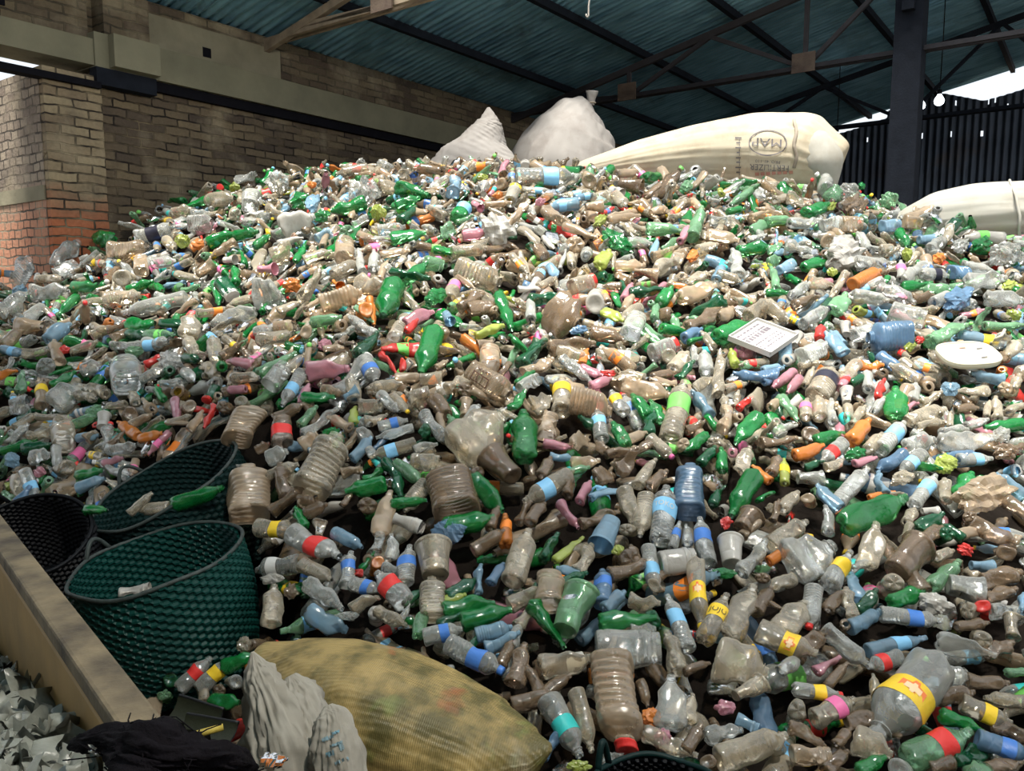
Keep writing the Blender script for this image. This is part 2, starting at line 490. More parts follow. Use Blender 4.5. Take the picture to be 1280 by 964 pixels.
# ------------------------------------------------------------------ what lies on the heap, item by item
# kind colour  base-x base-y  neck-x neck-y  width   [L label colour] [C cap colour] [@distance] [!name]   (a quarter of a photo pixel; e = seen end on)
TILE = {'A': (0, 190), 'B': (320, 190), 'C': (640, 190), 'D': (960, 190), 'E': (0, 400), 'F': (320, 400), 'G': (640, 400), 'H': (960, 400),
        'I': (320, 600), 'J': (640, 600), 'K': (960, 600), 'L': (640, 764), 'M': (960, 764), 'N': (0, 764)}
ANN = {
'A': """f gr 370 430 500 450 90 !torn_green_sheet_by_the_brick_pillar;j be 560 490 740 490 110;t be 705 630 705 510 75;j cl 60 640 170 560 120;x cl 230 570 370 460 110;e di 608 635 96
s gr 1050 240 930 270 60;s gr 880 250 800 255 50;f ye 880 445 950 445 80;x cl 680 440 830 390 100;t cl 700 430 880 380 90 Lk !black_labelled_jar_near_the_brick_wall;s gr 1040 460 1180 400 70
s gr 1180 420 1280 400 60;f or 950 490 1020 440 60;w cl 940 730 600 810 85 !long_pale_bottle_on_the_left_slope;w di 550 740 690 720 90;w di 420 750 550 745 50;s gr 650 690 750 650 60;s gr 380 680 480 690 75
s gr 390 720 290 810 50;c wh 1110 540 1190 540 50;x cl 1280 790 1070 840 80;w di 1260 735 1150 755 60;w be 1180 450 1050 530 60;s gr 1180 660 1175 570 60;s lg 910 690 1000 670 45;x di 930 920 990 820 110
w lb 240 940 320 850 80;s gr 660 860 760 860 80;s dg 660 910 730 920 70;s dg 820 860 920 850 70;s lg 720 915 870 915 60 Lg;w cl 720 950 850 950 60 Lb;t be 95 870 220 880 100
j cl 1180 150 1280 130 80;j cl 1250 270 1250 190 90;w di 1050 240 1160 240 80;x cl 960 320 1050 300 70;e di 1180 315 70;f ye 1140 180 1200 170 50;x di 860 310 950 300 80;j cl 960 360 1060 370 90
w cl 760 560 880 540 60;w di 880 610 1000 640 45;c be 980 620 1080 560 70;e be 1015 725 60;w di 200 640 300 640 70;t cl 290 620 380 560 90;x cl 150 700 350 690 90;w cl 40 760 120 700 60;j cl 20 800 120 750 110;f lb 60 700 140 690 70;w di 830 440 880 490 60;w di 460 870 560 900 50;w br 560 890 650 860 60""",
'B': """f or 255 165 305 165 40;e br 290 105 60;w di 560 80 400 105 60 !capless_clear_bottle_lying_before_the_brick_wall;e di 735 110 70;w br 930 90 800 80 70;e cl 655 80 60
s gr 720 190 840 220 90;s gr 730 260 790 240 60;s dg 740 330 780 290 70;s gr 545 250 380 300 80 !long_green_bottle_near_the_heap_top;f gr 290 340 370 300 70;f ye 570 310 650 290 90;f gr 170 270 260 220 90
f lb 270 300 300 210 80;x wh 120 380 280 310 120;t lb 980 220 990 130 85;f ye 1100 125 1165 125 40;s gr 1010 320 1050 260 80 Lb;c pi 1060 240 1150 300 50 !small_pink_tube_near_the_heap_top;e wh 1065 370 70;w lg 1000 350 1090 330 35
c wh 1140 230 1140 150 65;e be 1215 160 70;f or 1180 220 1240 210 40;w be 1140 265 1280 255 40;w di 950 330 860 280 80;w be 790 290 860 320 45;w cl 900 400 840 350 60;x lg 990 380 920 420 100;s gr 930 490 1000 490 70
j cl 600 400 760 375 70;w cl 590 435 720 430 55;s gr 710 430 810 410 80;e lg 455 398 90;t be 440 540 440 440 100;f wh 1110 400 1290 380 190 !big_white_crumpled_bag_high_on_the_heap
w cl 585 590 595 500 55;w cl 540 610 490 500 70;w be 620 520 770 490 50;c pi 10 590 100 585 65 !bright_pink_cup;f or 130 680 230 650 80;w di 240 720 320 610 110;x cl 10 700 110 690 160;j be 320 760 530 700 110 !amber_ribbed_jug
c or 385 640 425 680 50;e or 552 785 80 !orange_ringed_bottle_mouth;s gr 690 670 640 810 130 !fat_green_bottle_in_the_middle;s gr 740 640 840 560 80;s dg 720 620 800 640 90;f gr 840 760 950 690 90;e wh 910 632 55
j di 1020 580 1220 650 130 !pinkish_ribbed_jug_high_on_the_heap;w be 940 590 1160 710 35;s gr 1215 720 1280 860 90;s ye 1130 900 1200 870 80;e be 1195 785 50;s lg 300 850 410 840 75;e be 430 865 65;w cl 600 920 460 820 65
w pi 760 850 860 790 80;s re 760 890 810 850 50;c lb 930 780 990 880 60;t be 100 880 190 870 75;t cl 0 900 95 890 70;t di 690 930 720 870 80;s gr 0 470 60 420 50;s gr 195 560 245 450 45;w wh 80 460 270 430 35;t lb 300 440 370 400 70
w di 60 280 150 300 60;f cl 450 210 620 190 150;x di 620 180 740 150 100;f cl 50 160 170 140 110;x di 80 540 190 490 110;w di 260 540 360 500 70;w di 420 600 480 560 80;x di 520 640 640 700 130;w be 620 640 640 550 45;w di 1020 500 1120 480 90;x di 1080 480 1180 450 90
w br 1030 780 1110 720 90;w br 1100 780 1180 760 80;w di 110 800 220 740 60;w be 250 790 330 720 50;t cl 480 360 560 330 50;w be 530 420 580 440 60;x pi 1030 420 1150 400 60;w be 330 480 360 380 45;c be 240 530 290 490 40""",
'C': """t wh 70 90 70 40 55;w cl 20 125 330 115 95 Lb !blue_labelled_bottle_lying_on_the_heap_crest;w cl 50 190 200 190 45 Lb;e be 385 145 85;c br 540 160 650 180 90;w be 520 110 640 95 50;s gr 650 140 770 100 65;f lg 850 190 900 150 60
w lb 310 260 200 270 75 Lb;w lb 310 230 420 215 50 Lb;f pi 110 250 170 250 50;c be 360 280 460 270 65;w be 170 290 300 370 100;w be 260 370 430 430 60;w be 480 345 640 310 50;f ye 410 370 470 320 60
f gr 450 400 600 490 95 !bristly_green_scrubber_bundle;s lg 720 385 800 385 80 !bright_round_green_bottle_end;w lg 900 430 950 280 75;t cl 990 340 1110 340 80;s lg 1200 190 1100 260 60;s gr 1090 300 1150 280 50;x lg 1200 400 1280 330 60
s gr 1170 490 1260 480 80;w cl 1180 440 1280 425 45;w cl 1130 620 1125 480 75;f or 890 550 920 490 60;x di 710 600 890 500 80;w cl 590 450 690 450 60;w lb 705 530 715 420 45;w wh 150 420 220 500 35;w cl 240 610 260 490 45;w lb 190 580 230 620 55
e be 322 460 100;x be 510 570 670 570 60;c be 610 610 730 620 90;t di 300 680 400 640 100 Cr !red_lidded_jar;s dg 600 710 740 690 80;s gr 740 760 790 680 70;e wh 415 760 110 !round_white_tub_bottom;x br 200 780 340 860 200 !big_brown_crushed_container
w or 800 665 890 680 35;x br 870 880 1080 790 90;x be 830 730 1010 680 90;s gr 1030 930 1180 850 110;w bl 870 930 940 880 70;t cl 590 920 620 830 110;f bl 290 900 380 880 50;s dg 130 740 210 730 80
w wh 30 690 160 680 60;w cl 95 840 90 730 60;w br 540 670 460 670 45;w lb 1020 640 1050 570 60;w di 1190 820 1270 760 90;w lg 710 840 730 750 55;s ye 470 800 540 830 60
c wh 480 180 560 220 60;w di 520 220 560 260 60;e br 355 335 55;w be 900 250 960 300 60;w di 800 330 860 290 50;w be 700 300 760 280 45;t di 400 230 490 220 70;w be 1000 420 1110 440 80;w be 1200 330 1270 300 60;w di 930 490 1020 460 60;w be 560 800 600 700 60;w pi 560 740 600 650 50
w di 620 790 560 820 70;w be 700 520 830 490 60;c di 780 690 820 620 60;w di 620 410 560 370 60;w br 160 520 120 470 60;w di 300 570 290 500 55;s ye 440 560 480 500 80;w be 420 910 520 890 70;w di 1050 620 1120 640 60;w pi 840 450 880 370 50;e be 850 620 60;w di 130 680 220 640 60;w di 880 650 960 620 70;x be 1040 830 1130 790 70""",
'D': """w cl 290 200 285 120 80 !white_capped_clear_bottle_standing_before_the_printed_sack;j lg 340 190 280 260 90;s gr 190 310 290 260 80;f ye 290 290 340 260 45;c wh 340 280 410 245 40;f cl 330 190 470 210 90;f br 380 300 480 230 100;f gr 450 180 490 160 40
f lg 560 230 650 250 90;t lb 570 370 650 365 70;w cl 110 360 250 340 80;t cl 270 360 360 350 90;t be 370 360 460 360 90;s gr 660 410 690 470 70;f ye 670 510 720 510 80;w cl 665 640 665 540 50 Lp;c lb 750 440 830 440 60
f gr 1020 480 1115 440 80 !green_crumpled_wrapper_at_the_plain_white_sack;f cl 1100 520 1280 500 130;f wh 300 560 460 460 180 !fat_round_white_bag_on_the_right_crest;f ye 380 500 450 500 70;w cl 510 500 450 400 65;w cl 470 560 600 550 90;f ye 290 600 350 600 50
s gr 180 580 280 530 70;w or 420 660 570 600 80 !orange_bottle_on_the_right_crest;f re 520 630 570 620 45;t lb 50 600 120 560 70;w lg 40 690 40 590 60;s gr 20 705 70 705 50;w cl 790 610 880 610 70 Lk;s lg 900 690 760 670 60;s gr 720 670 770 670 70
j bl 920 600 1020 590 80;x cl 990 660 1180 640 100;f ye 1170 680 1240 650 60;x cl 1090 740 1280 720 90;f bl 890 780 1010 690 120;x lg 330 800 410 700 90;w cl 170 860 310 780 80 Ck !black_capped_clear_bottle;w br 130 770 240 730 70
w cl 590 690 700 740 90;w cl 440 720 590 740 80;t cl 610 800 780 850 120;j bl 690 920 510 920 160 !blue_tinted_jug;w lg 810 950 980 860 90;j cl 430 920 530 870 80;s re 260 920 265 880 60;e cl 305 880 60;w lg 1080 870 1280 870 60;f ye 1190 800 1270 830 60
c wh 395 930 390 850 60;w lb 370 960 320 900 60;x di 90 230 220 240 80;w di 40 240 110 220 60;w lg 20 350 90 340 70;x cl 80 480 220 500 110;e be 300 450 80;x di 560 490 650 480 60;w cl 810 490 900 430 70;f cl 930 490 1000 450 80;f or 830 540 880 520 60
w cl 720 600 780 570 70;w br 730 730 820 720 60;w cl 840 750 900 720 70;x di 200 650 330 640 90;w cl 110 720 220 680 70;w di 740 790 850 780 50;w cl 1000 570 1100 570 80;x lg 0 500 80 480 60;x lg 0 560 60 540 60;w di 20 780 80 820 80;x cl 680 640 760 600 70;t be 680 350 760 360 80;j cl 380 470 330 450 80""",
'E': """w lb 20 150 110 160 60 Lb;e cl 230 225 95;s or 0 280 50 265 50;f re 290 160 350 140 50;s lg 100 360 130 270 60;w be 200 440 210 280 60 Ly !yellow_labelled_upright_bottle_on_the_left_slope;t cl 50 430 150 420 100;x cl 270 430 390 330 130 !large_clear_crushed_bottle_on_the_left_slope
s gr 290 310 340 280 60;x cl 400 250 500 220 80;t cl 640 330 625 220 150 !clear_ribbed_tub_on_the_left_slope;f lg 620 170 720 150 70;w cl 640 140 850 115 60 Lb;w di 1000 190 930 90 75;w di 1085 210 1060 90 75;w di 1090 280 990 200 60;e gr 1110 235 60
w cl 900 310 790 330 60;s gr 830 410 760 330 45;f cl 790 190 910 220 110;s re 750 210 800 180 50;w pi 870 400 900 490 60;e be 948 430 75;w re 1070 430 1020 540 55;w pi 1270 225 1140 205 55;w di 1190 290 1280 300 80;w pi 1230 345 1130 355 45
e be 1090 378 50;e br 1115 435 80;e di 1205 405 70;e br 650 470 90;w be 760 440 690 400 80;w di 680 420 660 340 60;w di 520 360 430 340 70;e di 530 370 60;w di 630 420 520 440 50;f lg 420 470 520 440 60;w be 670 520 760 480 60
w or 700 590 590 510 55 !crumpled_orange_bottle_above_the_baskets;s or 720 590 790 570 60;w be 810 510 1000 515 45;w cl 500 650 570 510 75 Cr;c wh 505 550 520 460 70;t di 320 650 320 490 120 !square_cloudy_jar_above_the_baskets;w di 310 495 150 480 55
t di 150 590 270 560 90;w lg 380 520 470 490 60;w lb 400 590 490 570 60;w cl 540 650 700 640 70;w pi 530 715 600 690 50;c be 550 620 620 600 45;e di 340 735 90;s gr 380 780 520 750 60;w lb 400 840 515 790 70 !light_blue_bottle_by_the_far_basket
s gr 60 650 120 630 75;s dg 150 640 230 620 70;s lg 0 610 60 580 40;f lb 20 720 100 680 90;f pi 170 770 230 750 60;s gr 860 930 1120 840 90 @2.70 !green_bottle_lying_in_the_far_basket;w di 850 940 700 950 75 @2.70;w di 660 950 740 880 70 @2.70;s gr 450 950 520 945 60 @2.70
w cl 1150 750 1280 735 60;j be 1190 600 1240 430 170 !beige_jug_behind_the_far_basket;j be 1250 985 1240 740 210 !beige_jug_beside_the_green_basket
w di 400 380 480 400 70;w di 100 520 150 480 60;w cl 40 620 140 520 70;w di 480 70 560 40 60;w br 570 90 660 40 60;w di 390 150 460 120 60;w cl 560 130 680 120 60;w di 140 170 220 150 60;w be 300 210 260 100 70;w be 20 120 100 60 70;w br 1120 180 1200 120 60
w di 860 510 960 490 50;w be 960 540 1010 470 60;w br 560 620 620 580 50;w cl 280 640 290 760 60;x cl 150 690 260 680 80;w di 1150 600 1170 480 60;t be 430 600 480 560 70;w cl 720 290 800 250 60;e dg 850 250 60;s dg 930 190 990 200 60;w cl 920 260 980 290 60""",
'F': """s gr 895 50 825 270 115 !large_green_bottle_left_of_centre;s lg 60 240 130 180 100;t cl 70 330 150 230 110;w cl 230 260 130 430 78 Lb !blue_labelled_bottle_neck_down_left_of_centre;x pi 250 260 460 220 120;c be 1250 100 1040 140 60;t be 1175 240 1175 150 120 !pinkish_tub_bottom_up_in_the_middle
j be 1090 250 1260 370 135 !boxy_beige_jug_with_dark_lettering;w cl 540 200 600 310 90 LB;w re 620 170 710 250 50;s re 735 260 740 180 45;s dg 520 170 600 80 90;w di 490 400 480 290 80;c lb 440 390 510 360 70;w be 340 350 430 360 60;s gr 260 390 350 390 75
s lg 220 530 300 430 65;s pi 220 420 265 320 50;t br 130 620 130 500 110 Lr;j di 270 850 400 600 215 !big_pale_ribbed_jug_right_of_the_baskets;t di 870 380 770 400 110;t di 820 300 930 290 90;w di 600 340 720 320 70;w be 730 290 810 290 70;e di 580 350 80
e di 915 380 80;w cl 620 370 720 460 65;w di 680 380 770 460 60 Cy;t di 520 430 620 430 90;x di 540 500 660 480 80;x ye 490 520 490 420 60;w cl 610 540 760 500 70 LB;w cl 790 540 600 590 60;w di 800 615 570 690 72 Lb !blue_labelled_bottle_right_of_the_pale_jug
w lb 490 690 580 600 75;w cl 840 470 960 620 80;e dg 840 555 80;s lg 1010 560 960 480 60;w be 470 540 370 480 70;x di 1000 660 1240 480 230 !big_clear_crushed_container_in_the_middle;t di 780 710 920 720 100;j br 1000 950 960 760 240 !big_crushed_brown_ribbed_jug
c br 1280 790 1180 680 170 !dark_ribbed_pot_in_the_middle;s gr 1110 820 1200 910 110;s gr 640 820 460 860 90;s gr 560 790 630 750 60;s dg 650 700 740 870 90;w lg 700 720 840 810 80;w di 840 830 750 930 90;s gr 730 920 800 910 80;t be 430 770 530 740 80
t br 220 910 300 900 90;w di 60 780 210 720 80;x cl 50 700 160 650 90;x be 220 630 310 570 90;f gr 320 580 420 550 60;c be 1040 480 1050 410 80;w cl 1060 510 1110 430 70;w be 340 150 440 130 50;w br 420 110 500 130 50;w be 250 230 270 120 45;w br 920 150 1010 160 60
w di 1000 330 1060 290 90;e br 1040 350 90;w br 930 450 900 390 90;w be 930 560 910 440 50;w di 180 240 220 190 60;w br 120 480 200 430 80;e cl 540 560 85;w cl 820 640 870 620 60;e br 1105 770 90;x br 0 660 70 620 60;w be 900 240 960 200 40;w di 20 100 180 90 90;e be 250 60 70;f pi 310 140 380 110 70;w br 150 840 130 760 110""",
'G': """s gr 70 700 60 450 140 !crushed_green_bottle_in_the_middle;t be 170 590 190 480 110;w di 250 460 245 270 110 Ly;x di 100 420 200 380 130;j be 300 400 500 440 155 !beige_ribbed_jug_in_the_middle;w cl 450 600 420 450 80 Lb;s cl 560 460 490 360 80 Ly
s gr 570 630 510 520 80;x be 300 640 400 570 130;s gr 680 480 610 380 80;s gr 740 490 720 430 70;w di 790 600 860 310 120 Lg !green_labelled_tall_bottle;w lb 980 470 900 370 90;w di 1025 390 1040 170 75;x be 550 320 790 390 90;w be 810 320 700 320 65
f re 430 270 520 270 50;w pi 400 330 490 300 60;w di 670 290 500 280 50;w cl 250 190 400 300 60;w or 350 220 360 150 50;t cl 700 170 810 120 100 Cr;e di 785 180 80;s gr 900 110 950 90 50;w di 1010 140 950 70 60;w cl 920 220 910 140 60;s ye 1120 230 1085 150 55 !lime_bottle_below_the_white_card
e pi 1160 155 80 !pink_bottle_end_below_the_white_card;w di 1280 210 1130 225 45 Lr;w bl 1280 280 1150 270 100;w di 1060 350 1170 310 60 Lo;t be 1050 560 1080 440 90;s gr 1240 480 1110 600 90;s gr 970 570 890 660 70;e di 1010 615 80;s gr 1050 740 1050 660 70;s dg 960 700 1000 660 70
e pi 1100 665 55;s gr 1215 770 1095 970 115 !green_bottle_base_right_of_the_blue_jug;w di 1130 760 1190 640 80;w or 1280 800 1210 740 60;j bl 890 960 880 720 165 !crushed_blue_tinted_jug_on_the_lower_slope;w di 290 780 60 910 105 Lb !wide_blue_labelled_bottle_below_the_middle;w lb 420 890 500 830 80
w pi 350 890 380 830 70;w di 630 830 700 680 80;x br 520 750 640 700 110;w di 690 590 810 690 80 Cp;s lg 300 760 360 745 55;w pi 170 620 290 640 70;w lb 190 680 310 690 55;t cl 40 350 130 290 80;s gr 10 430 50 370 70;s gr 30 320 90 270 60;s dg 60 210 120 120 100
x be 290 720 440 700 70;x br 420 800 500 740 110;w br 480 680 620 650 80;w br 650 640 700 620 70;w br 690 830 780 760 80;w br 880 550 960 520 60;s dg 690 540 700 490 80;e be 860 620 70;w di 930 330 960 300 60;w di 1060 450 1060 390 60;w di 1110 430 1130 380 50;w re 1140 440 1180 400 50
w br 700 290 820 250 60;w di 820 230 870 180 80;w cl 970 240 960 180 80;s dg 850 270 880 250 60;w be 580 600 640 570 70;w br 280 860 300 780 80;w br 150 770 200 700 70;w be 90 250 170 210 90;w di 280 170 330 180 80;w pi 370 250 430 270 60;x br 180 150 400 90 100;w br 430 70 520 80 80
s gr 1010 520 980 480 60;w di 640 290 560 260 60;x br 470 660 420 620 60""",
'H': """w lb 1160 300 1030 280 72 !plain_light_blue_bottle_below_the_white_lid;f ye 680 140 740 120 60 !lime_wrapper_left_of_the_white_lid;f re 740 110 780 90 40;w lb 90 210 80 70 75;c wh 130 140 150 60 60;w lb 380 170 310 70 75;e wh 95 200 65;w lb 0 250 55 240 60;w bl 0 300 40 280 60
w pi 130 260 20 340 60;w pi 160 290 90 370 55;j cl 170 190 300 150 110;w di 250 370 320 260 120 Lk !black_labelled_bottle_on_the_right_slope;w di 180 340 240 230 45;w or 470 225 560 225 60;w di 380 300 470 190 70;w pi 360 340 400 280 60 Lr;w cl 500 350 505 250 70;s re 555 390 570 320 65
w bl 570 190 650 250 70;w di 740 300 630 240 80;w di 720 220 850 260 55 Lo;w be 740 300 820 290 50;e be 805 335 65;f lb 860 350 960 340 80;w di 1080 355 970 355 70;x gr 640 490 640 330 100 !bright_green_flattened_bottle;w di 190 490 190 400 65 Lp;w di 260 490 250 380 80
w cl 330 520 325 400 70;c wh 400 420 395 350 75;w di 395 500 410 410 70;w di 420 530 480 420 55;s lg 60 380 140 500 70;e br 215 570 95;s gr 270 600 340 580 80;s or 410 610 510 500 88 !orange_red_bottle_on_the_right_slope;w di 700 510 890 430 80;w di 740 540 880 500 60
w pi 350 590 370 510 60;s gr 1280 520 1080 540 70 !long_green_bottle_at_the_far_right;w di 1145 500 1140 380 60;w di 1090 490 1105 390 35;w or 130 680 290 640 70;w cl 380 610 270 710 70 Lr;f gr 390 690 490 650 70;w cl 560 650 690 520 90 Lb;w bl 660 680 570 740 90;w cl 770 670 660 760 80 Lb
x cl 680 630 830 600 110;f ye 830 740 940 700 105 !lime_crumpled_wrapper_on_the_right_slope;w cl 950 700 1120 690 70 Lb;x cl 850 620 1130 590 100;s gr 750 730 830 740 60;w cl 730 930 840 770 80 Lb;w lb 570 860 530 770 85;w cl 340 930 500 720 85 !long_clear_bottle_above_the_green_flattened_sheet
f di 610 810 730 770 80;s gr 960 880 1010 750 100;w di 890 900 890 790 80;f be 930 930 1220 820 200 !big_beige_bag_at_the_right;w lb 1280 890 1130 790 80;c cl 120 800 300 800 90;w ye 80 820 90 700 55 Ly;w di 80 940 140 870 80;e be 197 890 70;w lb 340 930 250 850 80
w or 500 890 640 860 40;x dg 180 740 270 700 50;w pi 430 720 550 690 60;x cl 20 550 140 560 90;w di 600 880 700 870 50;w di 1200 180 1240 120 80;w br 1160 210 1200 170 60;w di 1220 360 1260 270 80;e be 1180 340 70;w di 1200 460 1260 400 70;w di 880 220 830 190 60
w cl 720 400 740 330 70;w pi 690 450 740 420 50;w cl 530 450 570 400 60;w be 20 430 60 390 60;w br 0 610 100 590 90;w br 20 760 60 690 70;w di 290 740 390 710 60;w di 500 650 560 580 70;w cl 740 570 820 610 60 Lr;w di 910 540 910 460 40;w cl 880 560 980 540 70;w cl 1000 530 1080 510 60
f br 1130 680 1250 640 90;w br 1230 650 1280 620 50;w br 940 450 1050 440 60;w di 760 420 860 380 60;s dg 430 310 470 290 55;w di 170 230 260 210 60;w cl 200 160 280 120 70;e br 575 265 60;f cl 1130 590 1210 560 90""",
'I': """w di 10 240 190 235 105 Ly !yellow_labelled_bottle_beside_the_green_basket;s gr 250 240 180 150 60;c di 320 280 320 210 80;w cl 180 270 430 390 130 Lr !clear_ribbed_bottle_with_red_label_above_the_golden_sack;w cl 190 420 30 430 115 Lw !white_labelled_clear_bottle_beside_the_green_basket;w di 80 710 90 540 110
f wh 20 500 140 490 60;w di 230 420 390 490 90;x cl 220 500 480 640 90;w cl 450 530 460 370 90 LB;f re 490 470 540 460 50;w cl 490 520 600 560 80 LB;w lb 390 260 530 340 70;t cl 600 360 610 280 80;x cl 670 400 690 280 90;e or 610 410 70 !orange_round_cap_above_the_golden_sack
t wh 700 190 830 240 90;s cl 740 610 620 480 120 Lr !red_labelled_clear_bottle_above_the_golden_sack;w cl 745 500 750 360 100 LB;c di 900 480 890 330 190 !open_cloudy_tub_on_the_lower_slope;j di 880 690 890 490 130 !ribbed_can_above_the_golden_sack;w di 600 660 750 730 80;e wh 600 660 80
s lg 810 780 830 640 80;s gr 980 650 1140 600 115;s gr 1080 700 1220 660 115 !glossy_green_bottle_right_of_the_ribbed_can;w lb 1100 780 1280 730 90;w lb 1190 830 1280 800 90;w cl 840 790 1030 740 95 LB;w cl 960 820 1240 960 115 LB CB !blue_labelled_bottle_lying_against_the_golden_sack
w lb 1100 550 1100 460 75;s gr 1000 230 1130 210 115 !green_bottle_bottom_on_the_lower_slope;f bl 880 250 1050 270 140;x be 620 280 660 50 90 !pale_leaf_shaped_wrapper_on_the_lower_slope;s or 1245 330 1245 160 88 Lo !bright_orange_bottle_below_the_middle;w di 1280 510 1370 260 130 !bent_ribbed_bottle_below_the_middle
f br 140 560 210 560 90;x di 480 660 590 560 90;f cl 380 680 540 680 40;w br 120 120 190 60 100;w br 430 130 480 60 40;e br 560 130 100;e be 250 110 90;s dg 770 600 800 570 60;w br 1130 330 1200 290 90;s dg 1000 560 1060 520 80;w bl 1180 500 1220 420 70;w br 1180 220 1200 160 70;s ye 960 600 1010 580 60
w be 270 380 200 400 60;e br 560 400 60;s gr 540 430 580 390 50;w cl 720 700 760 640 50;s dg 960 700 1010 660 80;w br 1240 900 1270 840 70;x br 240 170 360 130 70;w cl 660 440 720 460 60;s dg 1080 830 1120 790 70""",
'J': """w cl 750 310 768 30 128 Lb !blue_labelled_bottle_with_white_writing;w cl 980 420 930 190 100 LB !dark_blue_labelled_bottle_below_the_crushed_blue_jug;w cl 800 350 840 210 60 LB;w di 560 50 620 250 90;w di 670 70 640 280 90;c lb 500 200 440 330 130 !light_blue_tub_on_the_lower_slope;e di 565 250 80
f ye 500 360 560 340 60;w cl 680 340 710 560 90 Lb;e di 705 530 85;t wh 740 420 910 400 135 !white_crushed_jar_on_the_lower_slope;s di 915 400 940 740 125 Ly Cy !yellow_labelled_bottle_neck_down;s di 960 810 1060 560 115 Ly !yellow_labelled_bottle_with_black_writing
x di 1100 790 1190 510 130;c wh 1100 420 1090 300 130 !white_cup_mouth_up_on_the_lower_slope;f gr 980 470 1130 470 60;w cl 1150 470 1260 330 100;c br 1150 250 1200 180 150;w cl 880 850 790 575 95 Lb !light_blue_labelled_bottle_left_of_the_two_yellow_ones;w bl 450 620 455 440 110 LB !vivid_blue_bottle_on_the_lower_slope
w lb 470 640 560 560 80;w lb 330 470 230 450 60;w di 340 430 400 350 100;t be 185 630 185 480 165 !beige_crushed_cup_on_the_lower_slope;s dg 160 400 200 270 80;s ye 210 410 350 280 60;w pi 250 130 310 220 80;w br 340 220 530 140 90;c lg 260 770 350 540 190 !tall_clear_cup_with_green_and_red_inside
s gr 150 690 200 760 125;s gr 430 710 720 700 100;x di 580 600 740 640 110;t cl 420 850 735 850 220 !large_clear_tub_lying_sideways;w br 1230 640 1280 560 90;e br 1250 490 70;s dg 1020 100 1050 60 70;s gr 1250 90 1280 60 60;e br 600 400 120;w br 540 460 640 430 110;w di 40 600 110 560 100;s dg 120 540 180 500 90
w br 100 200 150 120 80;w br 40 200 80 120 70;w cl 880 320 860 230 60;f re 1050 240 1090 190 60;w be 1180 260 1230 220 80;s dg 260 520 330 480 80;w br 720 490 780 470 60;x be 1230 420 1280 380 60;w br 630 440 600 330 80;e dg 700 690 100;w di 60 700 100 660 80""",
'L': """x di 140 290 380 190 150;w di 830 300 770 110 110;j be 500 250 525 690 255 Cr !big_brown_red_capped_bottle_upside_down;w cl 180 440 350 720 150 Lt !teal_labelled_bottle_at_the_bottom_edge;w di 320 400 400 700 100;x cl 785 590 785 340 150 !silvery_crushed_pack_at_the_bottom;f or 650 560 740 500 95
f pi 710 640 800 620 90;x di 640 600 940 730 90;x di 1010 240 1280 330 220 !big_grey_crushed_tray;x di 880 560 910 400 90;f pi 1010 490 1120 480 80;x cl 960 620 1160 600 110;t lb 1120 540 1230 590 80;w di 1030 750 1380 620 140 !ribbed_clear_bottle_at_the_bottom_edge;f ye 270 770 400 780 60
x cl 590 90 720 80 80;w br 180 400 260 350 90;w br 640 350 690 470 60;c di 1120 440 1250 370 130;w br 20 330 60 200 110;w br 60 460 160 430 110;w bl 170 700 230 620 90;f cl 430 750 560 720 60;w br 880 300 960 260 70;e br 980 750 90;w cl 0 180 40 60 70;w br 880 680 930 600 80;w br 130 380 100 300 80""",
'K': """x cl 110 420 320 330 260 !flat_round_clear_bottle_on_the_right_slope;s cl 310 530 400 370 120 Ly !yellow_labelled_bottle_beside_the_flat_clear_one;w or 0 410 100 350 60;w di 10 330 190 210 100;w di 110 500 20 540 80 Ck;w cl 230 540 205 740 95 Cr !clear_bottle_with_red_cap_pointing_down;x di 70 760 160 600 130
w di 30 790 150 850 140 Ly !crushed_bottle_with_folded_yellow_label;w di 410 650 400 570 90;w lb 450 730 550 700 105;w lb 450 560 450 490 90;c br 640 460 760 330 190 !brown_basket_like_bowl;x di 490 440 560 260 120;w cl 440 440 490 420 60;s lg 820 540 930 410 110;s gr 600 610 790 560 90 !glossy_green_bottle_below_the_brown_bowl
e di 635 515 110;c cl 900 520 1070 560 150;f wh 740 600 940 650 125 !spotted_white_wrapper;e di 1000 655 95;e re 1080 630 80;t cl 1110 660 1240 650 90;w cl 560 670 880 710 90 LB;w lb 490 860 790 770 85 Lb !light_blue_bottle_above_the_big_yellow_labelled_one;w cl 290 750 480 920 120
w cl 640 890 520 930 90 Lr;f re 940 350 1030 350 70;c lb 1010 430 1130 440 80;c di 1230 790 1230 690 110;e di 1080 800 90;x cl 840 800 1130 900 110;c wh 750 160 870 160 60;x be 950 280 1080 230 60;w lb 1270 650 1270 580 60
x gr 360 230 720 110 135 !green_flattened_sheet;w cl 300 260 310 150 80;w br 20 200 60 110 60;w di 700 200 730 150 70;e br 1010 180 70;e dg 900 270 80;w br 800 290 860 260 80;w br 1130 490 1210 470 110;w br 1120 580 1200 550 100;w br 1090 250 1160 290 100;s dg 780 230 840 200 80;w di 680 290 720 220 70
w br 10 620 80 650 60;w br 310 640 340 560 80;e br 390 720 60;w br 1240 140 1280 170 80;e br 1190 370 100;x be 1200 320 1270 290 60;s dg 480 630 520 590 80;w di 840 390 930 350 60;w br 940 740 1100 700 60;w br 760 530 700 440 90;w br 170 850 220 780 110;s dg 940 270 900 240 60;w br 620 400 600 330 60""",
